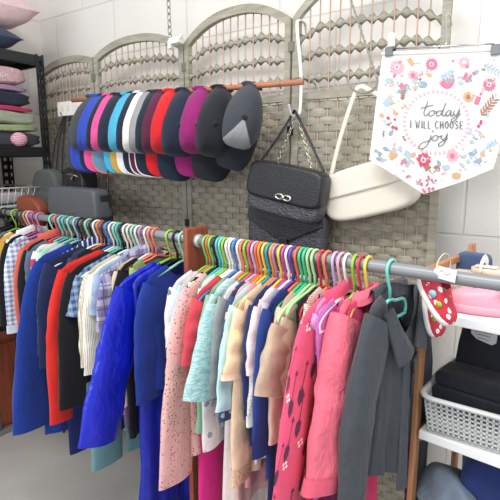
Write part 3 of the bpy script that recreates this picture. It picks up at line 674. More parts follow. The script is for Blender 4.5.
def cap(px, crownc, brimc, label, y0=95, panel=None, logo=None, edge=None, roll=0., sc=1.12, yaw=0., dyy=0., text=None):
    p = atY(px, 100, RODY)
    an = math.atan2(-p.y, -p.x)+yaw-.04
    D = Vector((math.cos(an), math.sin(an), -.06)).normalized()
    F = Vector((0, 0, -1)); X = F.cross(D).normalized(); F = D.cross(X).normalized()
    M = Matrix((X, F, D)).transposed()
    M = M @ Matrix.Rotation(roll-.16-.10*max(0, (150-px)/60), 3, 'Z')
    top = Vector((p.x, RODY, rz+.03*(ra.x-p.x)/(ra.x-rb.x)))
    M4 = M.to_4x4(); 
    loc = top-(M @ Vector((0, -.093*sc, .008)))
    root = empty('baseball_cap', loc, label, 'cap', 'caps on the dowel')
    root.rotation_euler = M.to_euler(); root.scale = (1, 1, 1)
    ax, ay, az = .064*sc, .098*sc, .105*sc
    mats = [crownc, panel or crownc]
    def base(th):
        c, s_ = math.cos(th), math.sin(th); p_ = 2.0+1.3*max(0, s_)
        x = ax*math.copysign(abs(c)**(2/p_), c); y = ay*math.copysign(abs(s_)**(2/p_), s_)
        return x*(.80+.20*sm((y/ay+1)/1.5)), y
    b = MB(); rows = []
    N = 36; K = 12
    for k in range(K+1):
        ph = (PI/2)*k/K*.985
        r = math.cos(ph)**.8; z = az*math.sin(ph)
        row = []
        for j in range(N):
            th = 2*PI*j/N
            cx, cy = base(th); cx *= r; cy *= r
            # the strap opening at the back
            zz = z
            if k < 5 and abs((th % (2*PI))-1.5*PI) < .42: zz = max(z, az*.34*math.cos((th-1.5*PI)/.42*PI/2)**.5) if k < 5 else z
            seam = 1+.010*math.cos(6*th)*(1-r)
            row.append((cx*seam, cy*seam+.008*math.sin(ph), zz))
        rows.append(row)
    ids = b.grid(rows, True, False, True)
    if panel is not None:
        for fi, f in enumerate(b.f[:K*N]):
            j = fi % N; k = fi//N
            if 5 <= j < 13: b.mi[fi] = 1
    b.build('crown', mats, root)
    b = MB(); n = 22; m_ = 8; top_, bot = [], []
    for i in range(n+1):
        th = PI*(.5+.49*(1-2*i/n)); bx, by = base(th); c, s_ = bx/ax, by/ay
        ext = .070*sc*max(0., 1-abs(1-2*i/n)**2.6)**.5
        ra_, rb_ = [], []
        for q in range(m_+1):
            x = ax*c*(1.02+.03*q/m_); y = ay*s_+ext*q/m_
            z = .004-.020*(x/ax)**2*(.4+.6*q/m_)-.006*(q/m_)+.004
            ra_.append((x, y, z)); rb_.append((x, y, z-.0035))
        top_.append(ra_); bot.append(rb_)
    b.grid(top_); b.grid([list(reversed(r)) for r in bot])
    b.grid([[t_[-1] for t_ in top_], [t_[-1] for t_ in bot]])
    br = b.build('brim', brimc, root)
    if edge is not None:
        e = MB(); e.tube([Vector(t_[-1])+Vector((0, .001, -.001)) for t_ in top_], .0028, 6); e.build('brim_edge', edge, root)
    bt = MB(); bt.tube([(0, .006, az*1.0), (0, .006, az+.004), (0, .006, az+.006)], .008, 10, rs=[.0085, .0075, .003]); bt.build('top_button', brimc, root)
    st = MB(); st.tube([(ax*.46*math.cos(t_), -ay*.9+ -.012*math.sin(t_), .004) for t_ in [PI*k/10 for k in range(11)]], .006, 6, flat=.3); st.build('strap', crownc, root)
    if logo == 'triangle':
        lb = MB(); wm_ = plain('logo_silver', (200, 198, 188), .5)
        def on(x, y):  # on the front panels
            s_ = math.sqrt(max(0, 1-(x/ax)**2-((y-.004)/ay)**2)); return Vector((x, y, az*s_+.0025))
        P = [on(-.017, .068), on(.017, .068), on(0, .094)]
        lb.tube([P[0]+(P[1]-P[0])*.0, P[1], P[2]], .0022, 6, closed=True)
        for t_ in (.35, .65): lb.tube([P[0]+(P[2]-P[0])*t_, P[1]+(P[2]-P[1])*t_], .002, 6)
        lb.build('logo', wm_, root)
    elif logo:
        lb = MB()
        def on(x, y):
            s_ = math.sqrt(max(0, 1-(x/ax)**2-((y-.004)/ay)**2)); return Vector((x, y, az*s_+.002))
        for k in range(logo[1]):
            x = -.050+.0085*k
            gl = [[(0, 0), (0, .013), (.004, .013), (.004, .007), (0, .007)], [(0, 0), (.002, .013), (.004, 0)], [(.004, .013), (0, .013), (0, 0), (.004, 0)]][k % 3]
            lb.tube([on(x+u, .052+v) for u, v in gl], .0012, 5)
        lb.build('lettering', logo[0], root)
    return root
K_ = lambda n, c, r=.85: cloth('cap_'+n, c, rough=r, wr=.12, wrs=30)
cnavy = K_('navy', (30, 40, 58)); cblk = K_('black', (32, 35, 42)); croy = K_('royal', (48, 74, 176)); cpk = K_('pink', (226, 84, 150)); csky = K_('sky', (72, 172, 206))
cwh = K_('white', (236, 234, 228)); cgr = K_('grey', (150, 150, 152)); cmar = K_('maroon', (88, 30, 58)); cred = K_('red', (204, 32, 40)); cmag = K_('magenta', (140, 32, 104)); cdk = K_('dark_grey', (62, 66, 74)); cmarl = cloth('cap_marl', (136, 138, 142), 'marl', (168, 170, 172), (110, 112, 118), sc=6, wr=.1)
cyel = K_('amber', (196, 156, 70)); cdb = K_('dusty_blue', (96, 140, 170)); orange_t = plain('orange_thread', (226, 120, 84), .8); whitep = plain('white_piping', (226, 224, 222), .7)
cap(95, cdk, cdk, 'dark grey cap at the far left end of the cap row', edge=None)
cap(99, croy, croy, 'royal blue cap with orange lettering, left one of two', logo=(orange_t, 6))
cap(104, croy, croy, 'royal blue cap with orange lettering, right one of two', logo=(orange_t, 6))
cap(112, cpk, cpk, 'bright pink cap wedged beside the royal blue caps')
cap(108, cblk, cnavy, 'black cap behind the wide navy cap with dusty blue brim')
cap(120, cnavy, cdb, 'wide navy cap with dusty blue brim and orange edging', panel=cnavy, edge=orange_t)
cap(131, csky, csky, 'sky blue cap in the left half of the cap row', edge=None)
cap(137, cnavy, cyel, 'navy cap with mustard brim next to the sky blue cap', edge=None)
cap(143, cwh, cwh, 'white cap in the middle of the cap row')
cap(149, cgr, cnavy, 'grey cap right of the white cap', edge=whitep)
cap(156, cnavy, cmar, 'navy cap with maroon brim and white piping', edge=whitep)
cap(162, cmar, cnavy, 'maroon cap with navy brim left of the red cap', edge=whitep)
cap(173, cred, cred, 'bright red cap behind a big navy cap')
cap(186, cnavy, cnavy, 'plain navy cap between the red and the magenta caps', sc=1.16)
cap(203, cmag, cmag, 'magenta cap between two dark caps', sc=1.1)
cap(222, cblk, cblk, 'black cap with a silver triangle badge', logo='triangle', sc=1.14)
cap(252, cdk, cblk, 'dark cap with a grey marl front panel at the right end', panel=cmarl, sc=1.0, roll=-.12, yaw=.1)

# ------------------------------------------------------------------ bags
def rounded(b, w, h, d, p=5., N=40, taper=0., bulge=.0, shear=0.):
    """puffy rounded slab centred on the origin, w along x, h along z, d along y"""
    rows = []
    for (yy, s_) in ((-.5, .80), (-.5, .9), (-.42, .965), (-.25, 1), (.25, 1), (.42, .965), (.5, .9), (.5, .80)):
        r = []
        for (x, z) in superell(N, w/2, h/2, p):
            k = 1+taper*(-z/h*2)*.5
            x2 = x-math.copysign((1-s_)*min(w, h)*.5, x)*(abs(x)/(w/2)); z2 = z-math.copysign((1-s_)*min(w, h)*.5, z)*(abs(z)/(h/2))
            r.append((x2*k, yy*d, z2))
        rows.append(r)
    b.grid(rows, True, True, True)
leather = bpy.data.materials.new('black_leather'); t = NT(leather)
v = t.voro(170); t.color(t.mix(t.noise(20).outputs[0], lin((30, 31, 34)), lin((44, 45, 50)))); t.b.inputs['Roughness'].default_value = .38; t.bump(v.outputs['Distance'], .35, .002)
croc = bpy.data.materials.new('black_croc_leather'); t = NT(croc)
v = t.voro(95, t.scale((1, 1, 1.6)), .8); t.color(t.mix(t.noise(20).outputs[0], lin((58, 59, 64)), lin((84, 85, 91)))); t.b.inputs['Roughness'].default_value = .33; t.bump(v.outputs['Distance'], .5, .004)
charl = plain('charcoal_leather', (84, 88, 94), .5, var=.06, nscale=120, bump=.1)
dkgreen = plain('dark_grey_canvas', (84, 88, 86), .75, var=.15, bump=.2)
creaml = plain('cream_leather', (236, 230, 216), .5, var=.03, nscale=100, bump=.1)
silver = plain('silver_metal', (214, 208, 192), .25, .9)
def bagroot(name, c, label, cat, roll, yaw=0., group=None):
    return empty(name, c, label, cat, group, (0, roll, yaw))
BY = 1.30
# black shoulder bag
c = (atY(257, 163, BY)+atY(328, 184, BY)+atY(321, 219, BY)+atY(250, 203, BY))/4
r_ = bagroot('shoulder_bag', c, 'upper black leather bag with a silver bow clasp, on the screen', 'handbag', .17, 0)
b = MB(); rounded(b, .262, .158, .06, 6, taper=.05); b.build('body', croc, r_)
b = MB(); rounded(b, .268, .118, .066, 6, taper=.05)
o = b.build('flap', leather, r_, loc=(0, -.006, .026))
b = MB()
for sx in (-1, 1): b.tube([(sx*.013+.014*math.cos(2*PI*k/20), 0, .0075*math.sin(2*PI*k/20)) for k in range(20)], .0032, 8, closed=True, ref=(0, 1, 0))
b.tube([(-.005, -.002, 0), (.005, -.002, 0)], .005, 8); b.build('clasp', silver, r_, loc=(.012, -.042, -.012))
ap = atY(297, 112, 1.36)
inv = Matrix.Translation(c) @ Matrix.Rotation(.17, 4, 'Y'); inv = inv.inverted()
b = MB(); top = inv @ ap
b.tube(spline([(-.125, 0, .06), tuple(Vector((-.125, 0, .06)).lerp(top, .5)), tuple(top+Vector((-.008, -.012, -.008))), tuple(top+Vector((0, -.02, .002))), tuple(top+Vector((.008, -.012, -.008))), tuple(Vector((.128, 0, .06)).lerp(top, .5)), (.128, 0, .06)], 6), .0045, 8, flat=.5, ref=(0, 1, 0)); b.build('strap', leather, r_)
# lower envelope bag
BY2 = 1.345
c = (atY(252, 206, BY2)+atY(326, 214, BY2))/2+Vector((0, 0, -.10))
r_ = bagroot('envelope_bag', c, 'lower black textured bag with pointed flap and tab, under the bow clasp bag', 'handbag', .05)
b = MB(); rounded(b, .285, .21, .05, 7, taper=-.04); b.build('body', croc, r_)
b = MB()
P = [(-.138, -.03, .104), (.138, -.03, .104), (.14, -.033, .062), (.03, -.035, .008), (-.008, -.035, .006), (-.14, -.033, .062)]
b.poly(P, Vector((0, .006, 0))); fl = b.build('flap', leather, r_, smooth=False, bevel=.002)
b = MB(); b.box((.008, -.038, -.012), (.03, .006, .05)); b.build('tab', leather, r_, smooth=False, bevel=.002)
inv = (Matrix.Translation(c) @ Matrix.Rotation(.05, 4, 'Y')).inverted(); top = inv @ (ap+Vector((.002, -.002, -.004)))
ch = MB()
def chain(mb, a, b_, L=.014, r=.0016, wd=.0042):
    a, b_ = Vector(a), Vector(b_); d = b_-a; n = max(1, int(d.length/(L*.72))); u = d.normalized(); s1 = u.cross(Vector((0, 1, 0)));
    if s1.length < .1: s1 = u.cross(Vector((1, 0, 0)))
    s1.normalize(); s2 = u.cross(s1)
    for i in range(n):
        cc = a+d*((i+.5)/n); s_ = s1 if i % 2 else s2
        mb.tube([cc+u*(L/2*math.cos(2*PI*k/12))+s_*(wd*math.sin(2*PI*k/12)) for k in range(12)], r, 5, closed=True)
chain(ch, (-.12, .01, .1), top); chain(ch, (.12, .01, .1), top); ch.build('chain_strap', silver, r_)
# white over-the-top hook
wh = plain('white_plastic', (240, 240, 236), .35, var=.02)
b = MB(); e1 = atY(298, 22, 1.385)
b.tube(spline([(e1.x+.002, 1.44, e1.z-.03), (e1.x, 1.43, e1.z+.004), (e1.x, 1.39, e1.z+.006), (e1.x, 1.38, e1.z-.02), (ap.x+.004, 1.372, ap.z+.12), (ap.x+.004, 1.372, ap.z+.012), (ap.x, 1.36, ap.z-.008), (ap.x-.006, 1.335, ap.z-.010), (ap.x-.010, 1.325, ap.z+.02)], 6), .006, 8, flat=.5)
tag(b.build('over_door_hook', wh), 'long white plastic hook over the screen frame holding the black bags', 'hook')
# cream bag
CY = 1.365
c = (atY(331, 180, CY)+atY(388, 160, CY)+atY(418, 197, CY)+atY(345, 221, CY))/4
r_ = bagroot('crossbody_bag', c, 'cream white leather crossbody bag hanging beside the pennant', 'handbag', -.27)
b = MB(); rounded(b, .285, .155, .06, 3.8, taper=.05); b.build('body', creaml, r_)
b = MB(); rounded(b, .272, .072, .066, 6, taper=.10); b.build('flap', creaml, r_, loc=(-.012, -.004, .034))
inv = (Matrix.Translation(c) @ Matrix.Rotation(-.27, 4, 'Y')).inverted(); top = inv @ atY(360, 87, 1.35)
b = MB(); b.tube(spline([(-.118, 0, .055), tuple(Vector((-.118, 0, .055)).lerp(top, .5)+Vector((-.012, 0, 0))), tuple(top+Vector((-.022, 0, -.016))), tuple(top), tuple(top+Vector((.022, 0, -.016))), tuple(Vector((.12, 0, .06)).lerp(top, .6)+Vector((.04, 0, .01))), (.125, 0, .06)], 7), .0068, 10, flat=.45, ref=(0, 1, 0)); b.build('strap', creaml, r_)
# twisted cord hook above it
cordm = plain('grey_twine', (150, 146, 136), .8)
b = MB(); a1_, a2_ = atY(351, 0, 1.385), atY(377, 78, 1.35); a0_ = a1_+(a1_-a2_)*.12
for ph in (0, PI):
    b.tube([a0_.lerp(a2_, k/60)+Vector((math.cos(k*.9+ph), 0, math.sin(k*.9+ph)))*.0018 for k in range(61)], .002, 5)
q = [atY(x, y, 1.345) for x, y in ((377, 76), (376, 86), (368, 92), (358, 92), (350, 86), (347, 78))]
b.tube(spline(q, 5), .003, 8); tag(b.build('wire_hook', cordm), 'bent wire hook on a twisted cord carrying the cream bag strap', 'hook')
# chain and clip on top of the second panel
b = MB(); chain(b, atY(170, 40, 1.40), atY(167, -40, 1.40), .03, .0022, .008)
ch = tag(b.build('hanging_chain', plain('dull_chain', (170, 168, 160), .4, .7)), 'thin metal chain hanging down to the top of the screen', 'chain')
b = MB(); q = atY(176, 41, 1.40); b.box(q, (.05, .03, .022)); b.box(q+Vector((-.022, -.004, -.012)), (.014, .026, .03)); b.tube([q+Vector((.02, 0, .005)), q+Vector((.03, -.003, .02))], .007, 8)
tag(b.build('clip', wh, smooth=False, bevel=.004), 'white plastic clip where the chain meets the screen arch', 'clip')
# charcoal clutch, canvas bag, zipped bag on the left
c = (atY(60, 191, 1.17)+atY(113, 192, 1.17)+atY(107, 222, 1.17)+atY(50, 218, 1.17))/4
r_ = bagroot('clutch_bag', c, 'charcoal leather flap clutch bag standing above the left rail', 'handbag', .02, -.0)
b = MB(); rounded(b, .30, .14, .075, 8, taper=.08); b.build('body', leather, r_)
b = MB(); rounded(b, .306, .118, .08, 9, taper=.09); b.build('flap', charl, r_, loc=(-.004, -.006, .014))
b = MB()
for k in range(9): b.box((-.015+.0045*k, -.0475, -.022), (.003, .002, .004+.002*(k % 2)))
b.build('lettering', silver, r_, smooth=False)
inv = (Matrix.Translation(c) @ Matrix.Rotation(.02, 4, 'Y')).inverted(); tp = inv @ Vector((c.x+.10, RODY, rz-.0105))
b = MB(); b.tube(spline([(-.14, .02, .05), tuple(Vector((-.14, .02, .06)).lerp(tp, .6)), tuple(tp), tuple(Vector((.14, .02, .06)).lerp(tp, .6)), (.14, .02, .05)], 6), .003, 6); b.build('strap', leather, r_)
c = atY(53, 195, 1.30)
r_ = bagroot('canvas_bag', c, 'dark grey canvas bag with rounded top behind the charcoal clutch', 'handbag', 0)
b = MB(); rounded(b, .20, .24, .09, 2.8); b.build('body', dkgreen, r_)
b = MB(); rounded(b, .13, .12, .03, 3); b.build('pocket', dkgreen, r_, loc=(.01, -.05, -.04))
hk_ = atY(64, 114, 1.385)
for dx_, e in ((.0, -.0), (.04, .01), (.085, .02)):
    b = MB(); tp = hk_-c; b.tube(spline([(dx_, 0, .10), tuple(Vector((dx_, 0, .1)).lerp(tp, .55)+Vector((e, -.01, 0))), tuple(tp+Vector((e*.5, 0, -.01))), tuple(tp+Vector((0, .006, 0)))], 6), .0095, 8, flat=.4, ref=(0, 1, 0)); b.build('strap', leather, r_)
b = MB(); b.tube(spline([tuple(hk_+Vector((0, .035, .0))), tuple(hk_+Vector((0, 0, .012))), tuple(hk_+Vector((0, -.012, -.006))), tuple(hk_+Vector((0, -.02, .006)))], 5), .0025, 6)
tag(b.build('wire_hook', plain('wire', (150, 150, 146))), 'small wire hook with black straps below the white card', 'hook')
c = atY(80, 184, 1.27)
r_ = bagroot('bucket_bag', c, 'small black zipped bag between canvas bag and caps', 'handbag', .1)
b = MB(); rounded(b, .15, .15, .08, 2.6); b.build('body', leather, r_)
b = MB(); b.tube(spline([(-.06, -.03, .03), (0, -.046, .042), (.06, -.03, .03)], 8), .003, 6); b.box((.01, -.048, .03), (.012, .006, .03)); b.build('zip', silver, r_)
b = MB(); tp = Vector((c.x+.03, RODY, rz-.0105))-c; b.tube(spline([(-.06, 0, .06), (-.04, 0, .14), tuple(tp), (.05, 0, .14), (.06, 0, .06)], 7), .0045, 6); b.build('strap', leather, r_)
# white card
c = atY(71, 108, 1.375)
r_ = empty('sign_card', c, 'small white card with faint lettering hung on the far left screen panel', 'sign')
b = MB(); b.box((0, 0, 0), (.20, .002, .062)); b.build('card', plain('card', (238, 236, 226), .7, var=.02), r_, smooth=False)
fa = plain('faint_ink', (190, 190, 182), .8)
GL = {'U': [[(0, 1), (0, .2), (.3, 0), (.6, .2), (.6, 1)]], 'R': [[(0, 0), (0, 1), (.5, .9), (.5, .6), (0, .5), (.6, 0)]], 'S': [[(.6, .9), (.2, 1), (0, .75), (.55, .35), (.4, 0), (0, .1)]], 'E': [[(.6, 1), (0, 1), (0, 0), (.6, 0)], [(0, .5), (.45, .5)]], 'O': [[(.3, 1), (0, .7), (0, .3), (.3, 0), (.6, .3), (.6, .7), (.3, 1)]], 'A': [[(0, 0), (.3, 1), (.6, 0)], [(.12, .4), (.48, .4)]],
      'I': [[(.15, 0), (.15, 1)]], 'W': [[(0, 1), (.18, 0), (.36, .8), (.54, 0), (.72, 1)]], 'L': [[(0, 1), (0, 0), (.45, 0)]], 'C': [[(.6, .85), (.3, 1), (0, .7), (0, .3), (.3, 0), (.6, .15)]], 'H': [[(0, 0), (0, 1)], [(.55, 0), (.55, 1)], [(0, .5), (.55, .5)]]}
b = MB(); x = -.08
for ch_ in 'UR SE SOA':
    if ch_ != ' ':
        for s_ in GL[ch_]: b.tube([(x+u*.013, -.0015, -.012+v*.024) for u, v in s_], .0009, 4)
        x += .0165
    else: x += .014
b.build('lettering', fa, r_)

# ------------------------------------------------------------------ pennant
PY = 1.275
def onb(cx, cy, off=.0): return atY(370+cx*.32, 40+cy*.32, PY)+Vector((0, -off, 0))
fab = plain('pennant_cotton', (234, 234, 231), .85, var=.015, nscale=200)
root = empty('pennant_banner', onb(215, 60), 'white floral fabric pennant reading today I will choose joy', 'banner')
o0 = root.location.copy()
b = MB(); out = [(38, 50), (120, 46), (220, 42), (330, 38), (420, 34), (412, 200), (402, 345), (385, 402), (280, 445), (168, 482), (90, 430), (-2, 374), (16, 220)]
b.poly([onb(*p)-o0 for p in out], Vector((0, .003, 0)))
b.build('fabric', fab, root, smooth=False)
b = MB(); b.tube([onb(36, 44)-o0+Vector((0, .002, 0)), onb(424, 28)-o0+Vector((0, .002, 0))], .006, 10); b.build('dowel_sleeve', fab, root)
colr = {k: plain('print_'+k, v, .85, var=.12, nscale=150) for k, v in dict(pink=(228, 172, 184), rose=(210, 120, 142), crimson=(194, 84, 112), blue=(170, 194, 208), slate=(146, 166, 182), ochre=(208, 168, 126), grey=(178, 190, 194), brown=(166, 120, 106), pale=(238, 206, 212), ink=(112, 112, 118)).items()}
keys = list(colr); pm = [colr[k] for k in keys]
pr = MB(); LIFT = [0.]
def pet(cx, cy, L, w_, ang, lift=.0012):
    w_ *= 1.3
    pts = []
    for k in range(9):
        t_ = k/8; pts.append((L*t_, w_*math.sin(PI*t_**.8)))
    pts += [(x_, -y_) for x_, y_ in reversed(pts[1:-1])]
    c_, s_ = math.cos(ang), math.sin(ang)
    LIFT[0] += 1.2e-6; lift += LIFT[0]
    ids = [pr.pt(onb(cx+x_*c_-y_*s_, cy+x_*s_+y_*c_, lift)-o0) for x_, y_ in pts]; pr.face(ids)
def disc(cx, cy, r, lift=.0022, n=14):
    LIFT[0] += 1.2e-6; lift += LIFT[0]
    pr.face([pr.pt(onb(cx+r*math.cos(2*PI*k/n), cy-r*math.sin(2*PI*k/n), lift)-o0) for k in range(n)])
def flower(cx, cy, r, k1, k2, n=9, k3=None):
    pr.m = keys.index(k1)
    for i in range(n): pet(cx, cy, r, r*.26, 2*PI*i/n+.2)
    pr.m = keys.index(k2); disc(cx, cy, r*.36)
    if k3: pr.m = keys.index(k3); disc(cx, cy, r*.16, .0026)
def sprig(cx, cy, L, ang, k, n=4, w_=6):
    w_ *= .6
    pr.m = keys.index(k); c_, s_ = math.cos(ang), math.sin(ang)
    pet(cx, cy, L, 1.4, ang)
    for i in range(n):
        t_ = (i+.6)/n; x_, y_ = cx+c_*L*t_, cy+s_*L*t_
        for sg in (-1, 1): pet(x_, y_, max(11, L*.34), w_*.75, ang+sg*.8)
def tulip(cx, cy, r, k, ang=-PI/2):
    pr.m = keys.index(k)
    for a_ in (-.7, -.35, 0, .35, .7): pet(cx, cy+r*.5, r*1.2, r*.28, ang+a_)
def berries(cx, cy, k, n=6, sp=13, seed=1):
    rr = random.Random(seed); pr.m = keys.index(k)
    for i in range(n): disc(cx+rr.uniform(-sp, sp), cy+rr.uniform(-sp*1.3, sp*1.3), rr.uniform(3.6, 5.6))
flower(85, 85, 25, 'pink', 'pale', 13, 'rose'); flower(193, 76, 21, 'rose', 'pale', 12, 'crimson'); flower(295, 70, 20, 'pink', 'pale', 9); flower(135, 110, 19, 'pink', 'rose', 8)
flower(373, 140, 22, 'rose', 'pale', 13, 'crimson'); flower(308, 178, 19, 'ochre', 'brown', 12); flower(168, 375, 25, 'crimson', 'pale', 10, 'crimson'); flower(258, 362, 22, 'pink', 'rose', 9)
pr.m = keys.index('rose')
for a_ in range(8): pet(246, 152, 38, 4.4, -2.6+a_*.23)
sprig(138, 82, 26, -2.2, 'ochre', 3, 7); sprig(215, 118, 44, -.35, 'blue', 4, 5); sprig(230, 130, 30, -.1, 'slate', 3, 5)
tulip(60, 128, 17, 'blue'); tulip(64, 192, 22, 'blue', -2.2); tulip(165, 140, 19, 'slate'); tulip(72, 360, 19, 'ochre'); tulip(270, 425, 19, 'ochre'); tulip(238, 398, 16, 'blue'); tulip(112, 355, 18, 'blue', -.8)
sprig(142, 160, 32, -1.6, 'grey', 2, 9); sprig(280, 148, 36, -1.3, 'grey', 2, 9); sprig(112, 155, 20, -2.4, 'rose', 3, 8); sprig(330, 205, 26, -1.2, 'rose', 3, 8)
sprig(345, 240, 70, -.9, 'brown', 6, 5); sprig(350, 75, 60, .5, 'grey', 5, 5); sprig(60, 348, 40, -.2, 'grey', 2, 10); sprig(350, 400, 60, -2.1, 'slate', 2, 13); sprig(362, 335, 36, -.5, 'blue', 3, 8)
sprig(195, 420, 36, -.9, 'brown', 1, 16); sprig(195, 420, 36, -2.2, 'brown', 1, 16); sprig(110, 400, 30, -1., 'grey', 3, 6); sprig(85, 165, 40, -.4, 'slate', 4, 4); sprig(100, 190, 30, -1.4, 'brown', 4, 4)
berries(312, 105, 'rose', 9, 18, 3); berries(68, 262, 'crimson', 8, 17, 4); berries(180, 452, 'rose', 10, 20, 5); berries(25, 362, 'slate', 8, 12, 6); berries(302, 385, 'grey', 14, 22, 7); berries(325, 300, 'grey', 8, 17, 8); berries(100, 390, 'rose', 4, 10, 9); berries(345, 262, 'crimson', 3, 9, 10)
pr.m = keys.index('ochre')
for (x_, y_, a_) in ((80, 228, .1), (38, 232, .4), (186, 108, .2), (352, 355, .3), (150, 350, 2)): pet(x_-9, y_, 20, 5, a_)
pr.m = keys.index('slate')
for (x_, y_, a_) in ((60, 300, -1.), (300, 120, .4), (322, 108, -.6), (40, 335, .5), (220, 395, -2)): pet(x_, y_, 24, 5, a_)
pr.m = keys.index('pink')
for i in range(44):
    a_ = 2*PI*i/44; x_, y_ = 208+100*math.cos(a_), 258+96*math.sin(a_)
    pet(x_, y_, 10, 1.8, a_+PI/2-.6); pet(x_, y_, 10, 1.8, a_+PI/2+.6)
rr = random.Random(21)
SPOTS = 0
while SPOTS < 120:
    x_, y_ = rr.uniform(12, 395), rr.uniform(62, 450)
    if math.hypot((x_-208)/118, (y_-258)/112) < 1 or y_ > 362+abs(0) and (y_-362) > (1-abs(x_-170)/230)*105 or x_ < 20+(.06*(360-y_) if y_ < 360 else 0)+8: continue
    SPOTS += 1
    pr.m = keys.index(rr.choice(['blue', 'slate', 'grey', 'grey', 'pink', 'rose', 'ochre', 'pale', 'brown'])); q = rr.random()
    if q < .55: pet(x_, y_, rr.uniform(9, 17), rr.uniform(2, 3.4), rr.uniform(0, 6.3), .0009)
    elif q < .8: disc(x_, y_, rr.uniform(1.6, 3), .0009, 8)
    else:
        a_ = rr.uniform(0, 6.3); pet(x_, y_, 24, .8, a_, .0009)
        for t_ in (6, 12, 18): pet(x_+t_*math.cos(a_), y_+t_*math.sin(a_), 8, 1.8, a_+rr.choice((-.8, .8)), .0009)
pr.build('floral_print', pm, root, smooth=False)
lt = MB()
def stroke(pts, r, sp=True):
    P = [onb(x_, y_, .0032)-o0 for x_, y_ in pts]
    lt.tube(spline(P, 6) if sp else P, r*.32/345*1.15, 6, flat=.4, ref=(0, 1, 0))
TH = 1.05
for s_ in ([(182, 192), (176, 208), (170, 224), (170, 234), (177, 236), (186, 228)], [(158, 214), (175, 209), (200, 203)],
           [(198, 220), (188, 224), (184, 233), (190, 238), (199, 233), (203, 224), (198, 220), (208, 225), (216, 222)],
           [(226, 222), (216, 222), (208, 230), (211, 237), (220, 234), (227, 224), (238, 196)], [(238, 196), (230, 218), (226, 232), (231, 237), (240, 230)],
           [(254, 222), (246, 221), (238, 229), (240, 237), (248, 234), (255, 223)], [(255, 222), (252, 234), (257, 237), (263, 230)],
           [(264, 220), (262, 232), (268, 235), (276, 226), (281, 214)], [(281, 214), (276, 236), (266, 252), (256, 256), (256, 248), (268, 240), (286, 230)],
           [(192, 297), (186, 316), (174, 334), (160, 340), (154, 332), (164, 322), (184, 314), (196, 306)],
           [(208, 298), (198, 302), (195, 311), (202, 315), (211, 310), (213, 301), (208, 298), (218, 302), (224, 298)],
           [(226, 297), (223, 308), (230, 311), (238, 303), (243, 292)], [(243, 292), (238, 312), (228, 328), (216, 332), (216, 324), (228, 316), (244, 307)]):
    stroke(s_, TH)
stroke([(196, 286), (198, 284)], 3.0, False)
x = 126
for wd in ('I', 'WILL', 'CHOOSE'):
    for ch_ in wd:
        for s_ in GL[ch_]: stroke([(x+u*15, 275+(x-126)*.02-v*24) for u, v in s_], 1.15, False)
        x += {'I': 9, 'W': 17, 'L': 13}.get(ch_, 15.5)
    x += 9
lt.build('lettering', colr['ink'], root)
# clip hanger that holds it
root = empty('clip_hanger', atY(446, 46, 1.285), 'wire hanger with two metal clips holding the floral pennant', 'hanger')
o0 = root.location.copy()
chrome = plain('chrome_wire', (205, 206, 206), .2, .9)
b = MB(); b.tube([atY(386, 49, 1.285)-o0, atY(508, 43, 1.285)-o0], .0022, 8); b.build('bar', chrome, root)
b = MB(); q = [atY(446, 45, 1.285), atY(446, 22, 1.33), atY(446, 15, 1.36)]; b.tube(spline([q[0]-o0, q[1]-o0, q[2]-o0, q[2]-o0+Vector((0, .04, .01)), q[2]-o0+Vector((0, .065, -.012))], 6), .002, 8); b.build('hook', chrome, root)
for px, py in ((391, 50), (497, 48)):
    q = atY(px, py, 1.285)-o0
    b = MB(); b.box(q+Vector((0, -.012, -.006)), (.020, .008, .022)); b.box(q+Vector((0, .008, -.006)), (.020, .006, .022)); cl = b.build('clip', plain('clip_metal', (110, 112, 116), .3, .8), root, smooth=False, bevel=.001)
    b = MB(); b.box(q+Vector((.003, -.008, .022)), (.016, .014, .034)); b.build('clip_grip', wh, cl, smooth=False, bevel=.003)

# ------------------------------------------------------------------ left shelving and what is on it
bm_ = plain('black_steel', (38, 40, 43), .4, .3, var=.05)
root = empty('shelving_unit', (-2.24, .9, 0), 'black slotted steel shelving unit against the left wall', 'shelves')
o0 = root.location.copy()
SX0, SX1, SY0, SY1 = -2.415, -2.045, .40, 1.315
for X, Y in ((SX1, SY1), (SX1, SY0), (SX0+.01, SY1), (SX0+.01, SY0)):
    b = MB(); dx_ = -1 if X == SX1 else 1; dy_ = -1 if Y == SY1 else 1
    for ax_ in (0, 1):
        for off in (.004, .032):
            cc = Vector((X, Y, .905))+(Vector((dx_*off, 0, 0)) if ax_ == 0 else Vector((0, dy_*off, 0)))
            b.box(cc-o0, (.011, .0025, 1.81) if ax_ == 0 else (.0025, .011, 1.81))
        for k in range(48):
            cc = Vector((X, Y, .02+.0377*k))+(Vector((dx_*.018, 0, 0)) if ax_ == 0 else Vector((0, dy_*.018, 0)))
            b.box(cc-o0, (.02, .0025, .020) if ax_ == 0 else (.0025, .02, .020))
    b.build('slotted_upright', bm_, root, smooth=False)
for z0, z1 in ((1.762, 1.806), (1.366, 1.41), (1.105, 1.145)):
    b = MB(); b.box(Vector(((SX0+SX1)/2, (SY0+SY1)/2, z1-.006))-o0, (SX1-SX0-.02, SY1-SY0-.02, .012)); sh = b.build('shelf_board', plain('shelf_board', (70, 72, 72), .6) if z1 > 1.2 else plain('shelf_board_green', (150, 156, 146), .6), root, smooth=False)
    b = MB()
    for Y in (SY0+.01, SY1-.01): b.box(Vector(((SX0+SX1)/2, Y, (z0+z1)/2))-o0, (SX1-SX0-.012, .014, z1-z0))
    for X in (SX0+.008, SX1-.008): b.box(Vector((X, (SY0+SY1)/2, (z0+z1)/2))-o0, (.014, SY1-SY0-.04, z1-z0))
    b.build('beam', bm_, sh, smooth=False, bevel=.002)
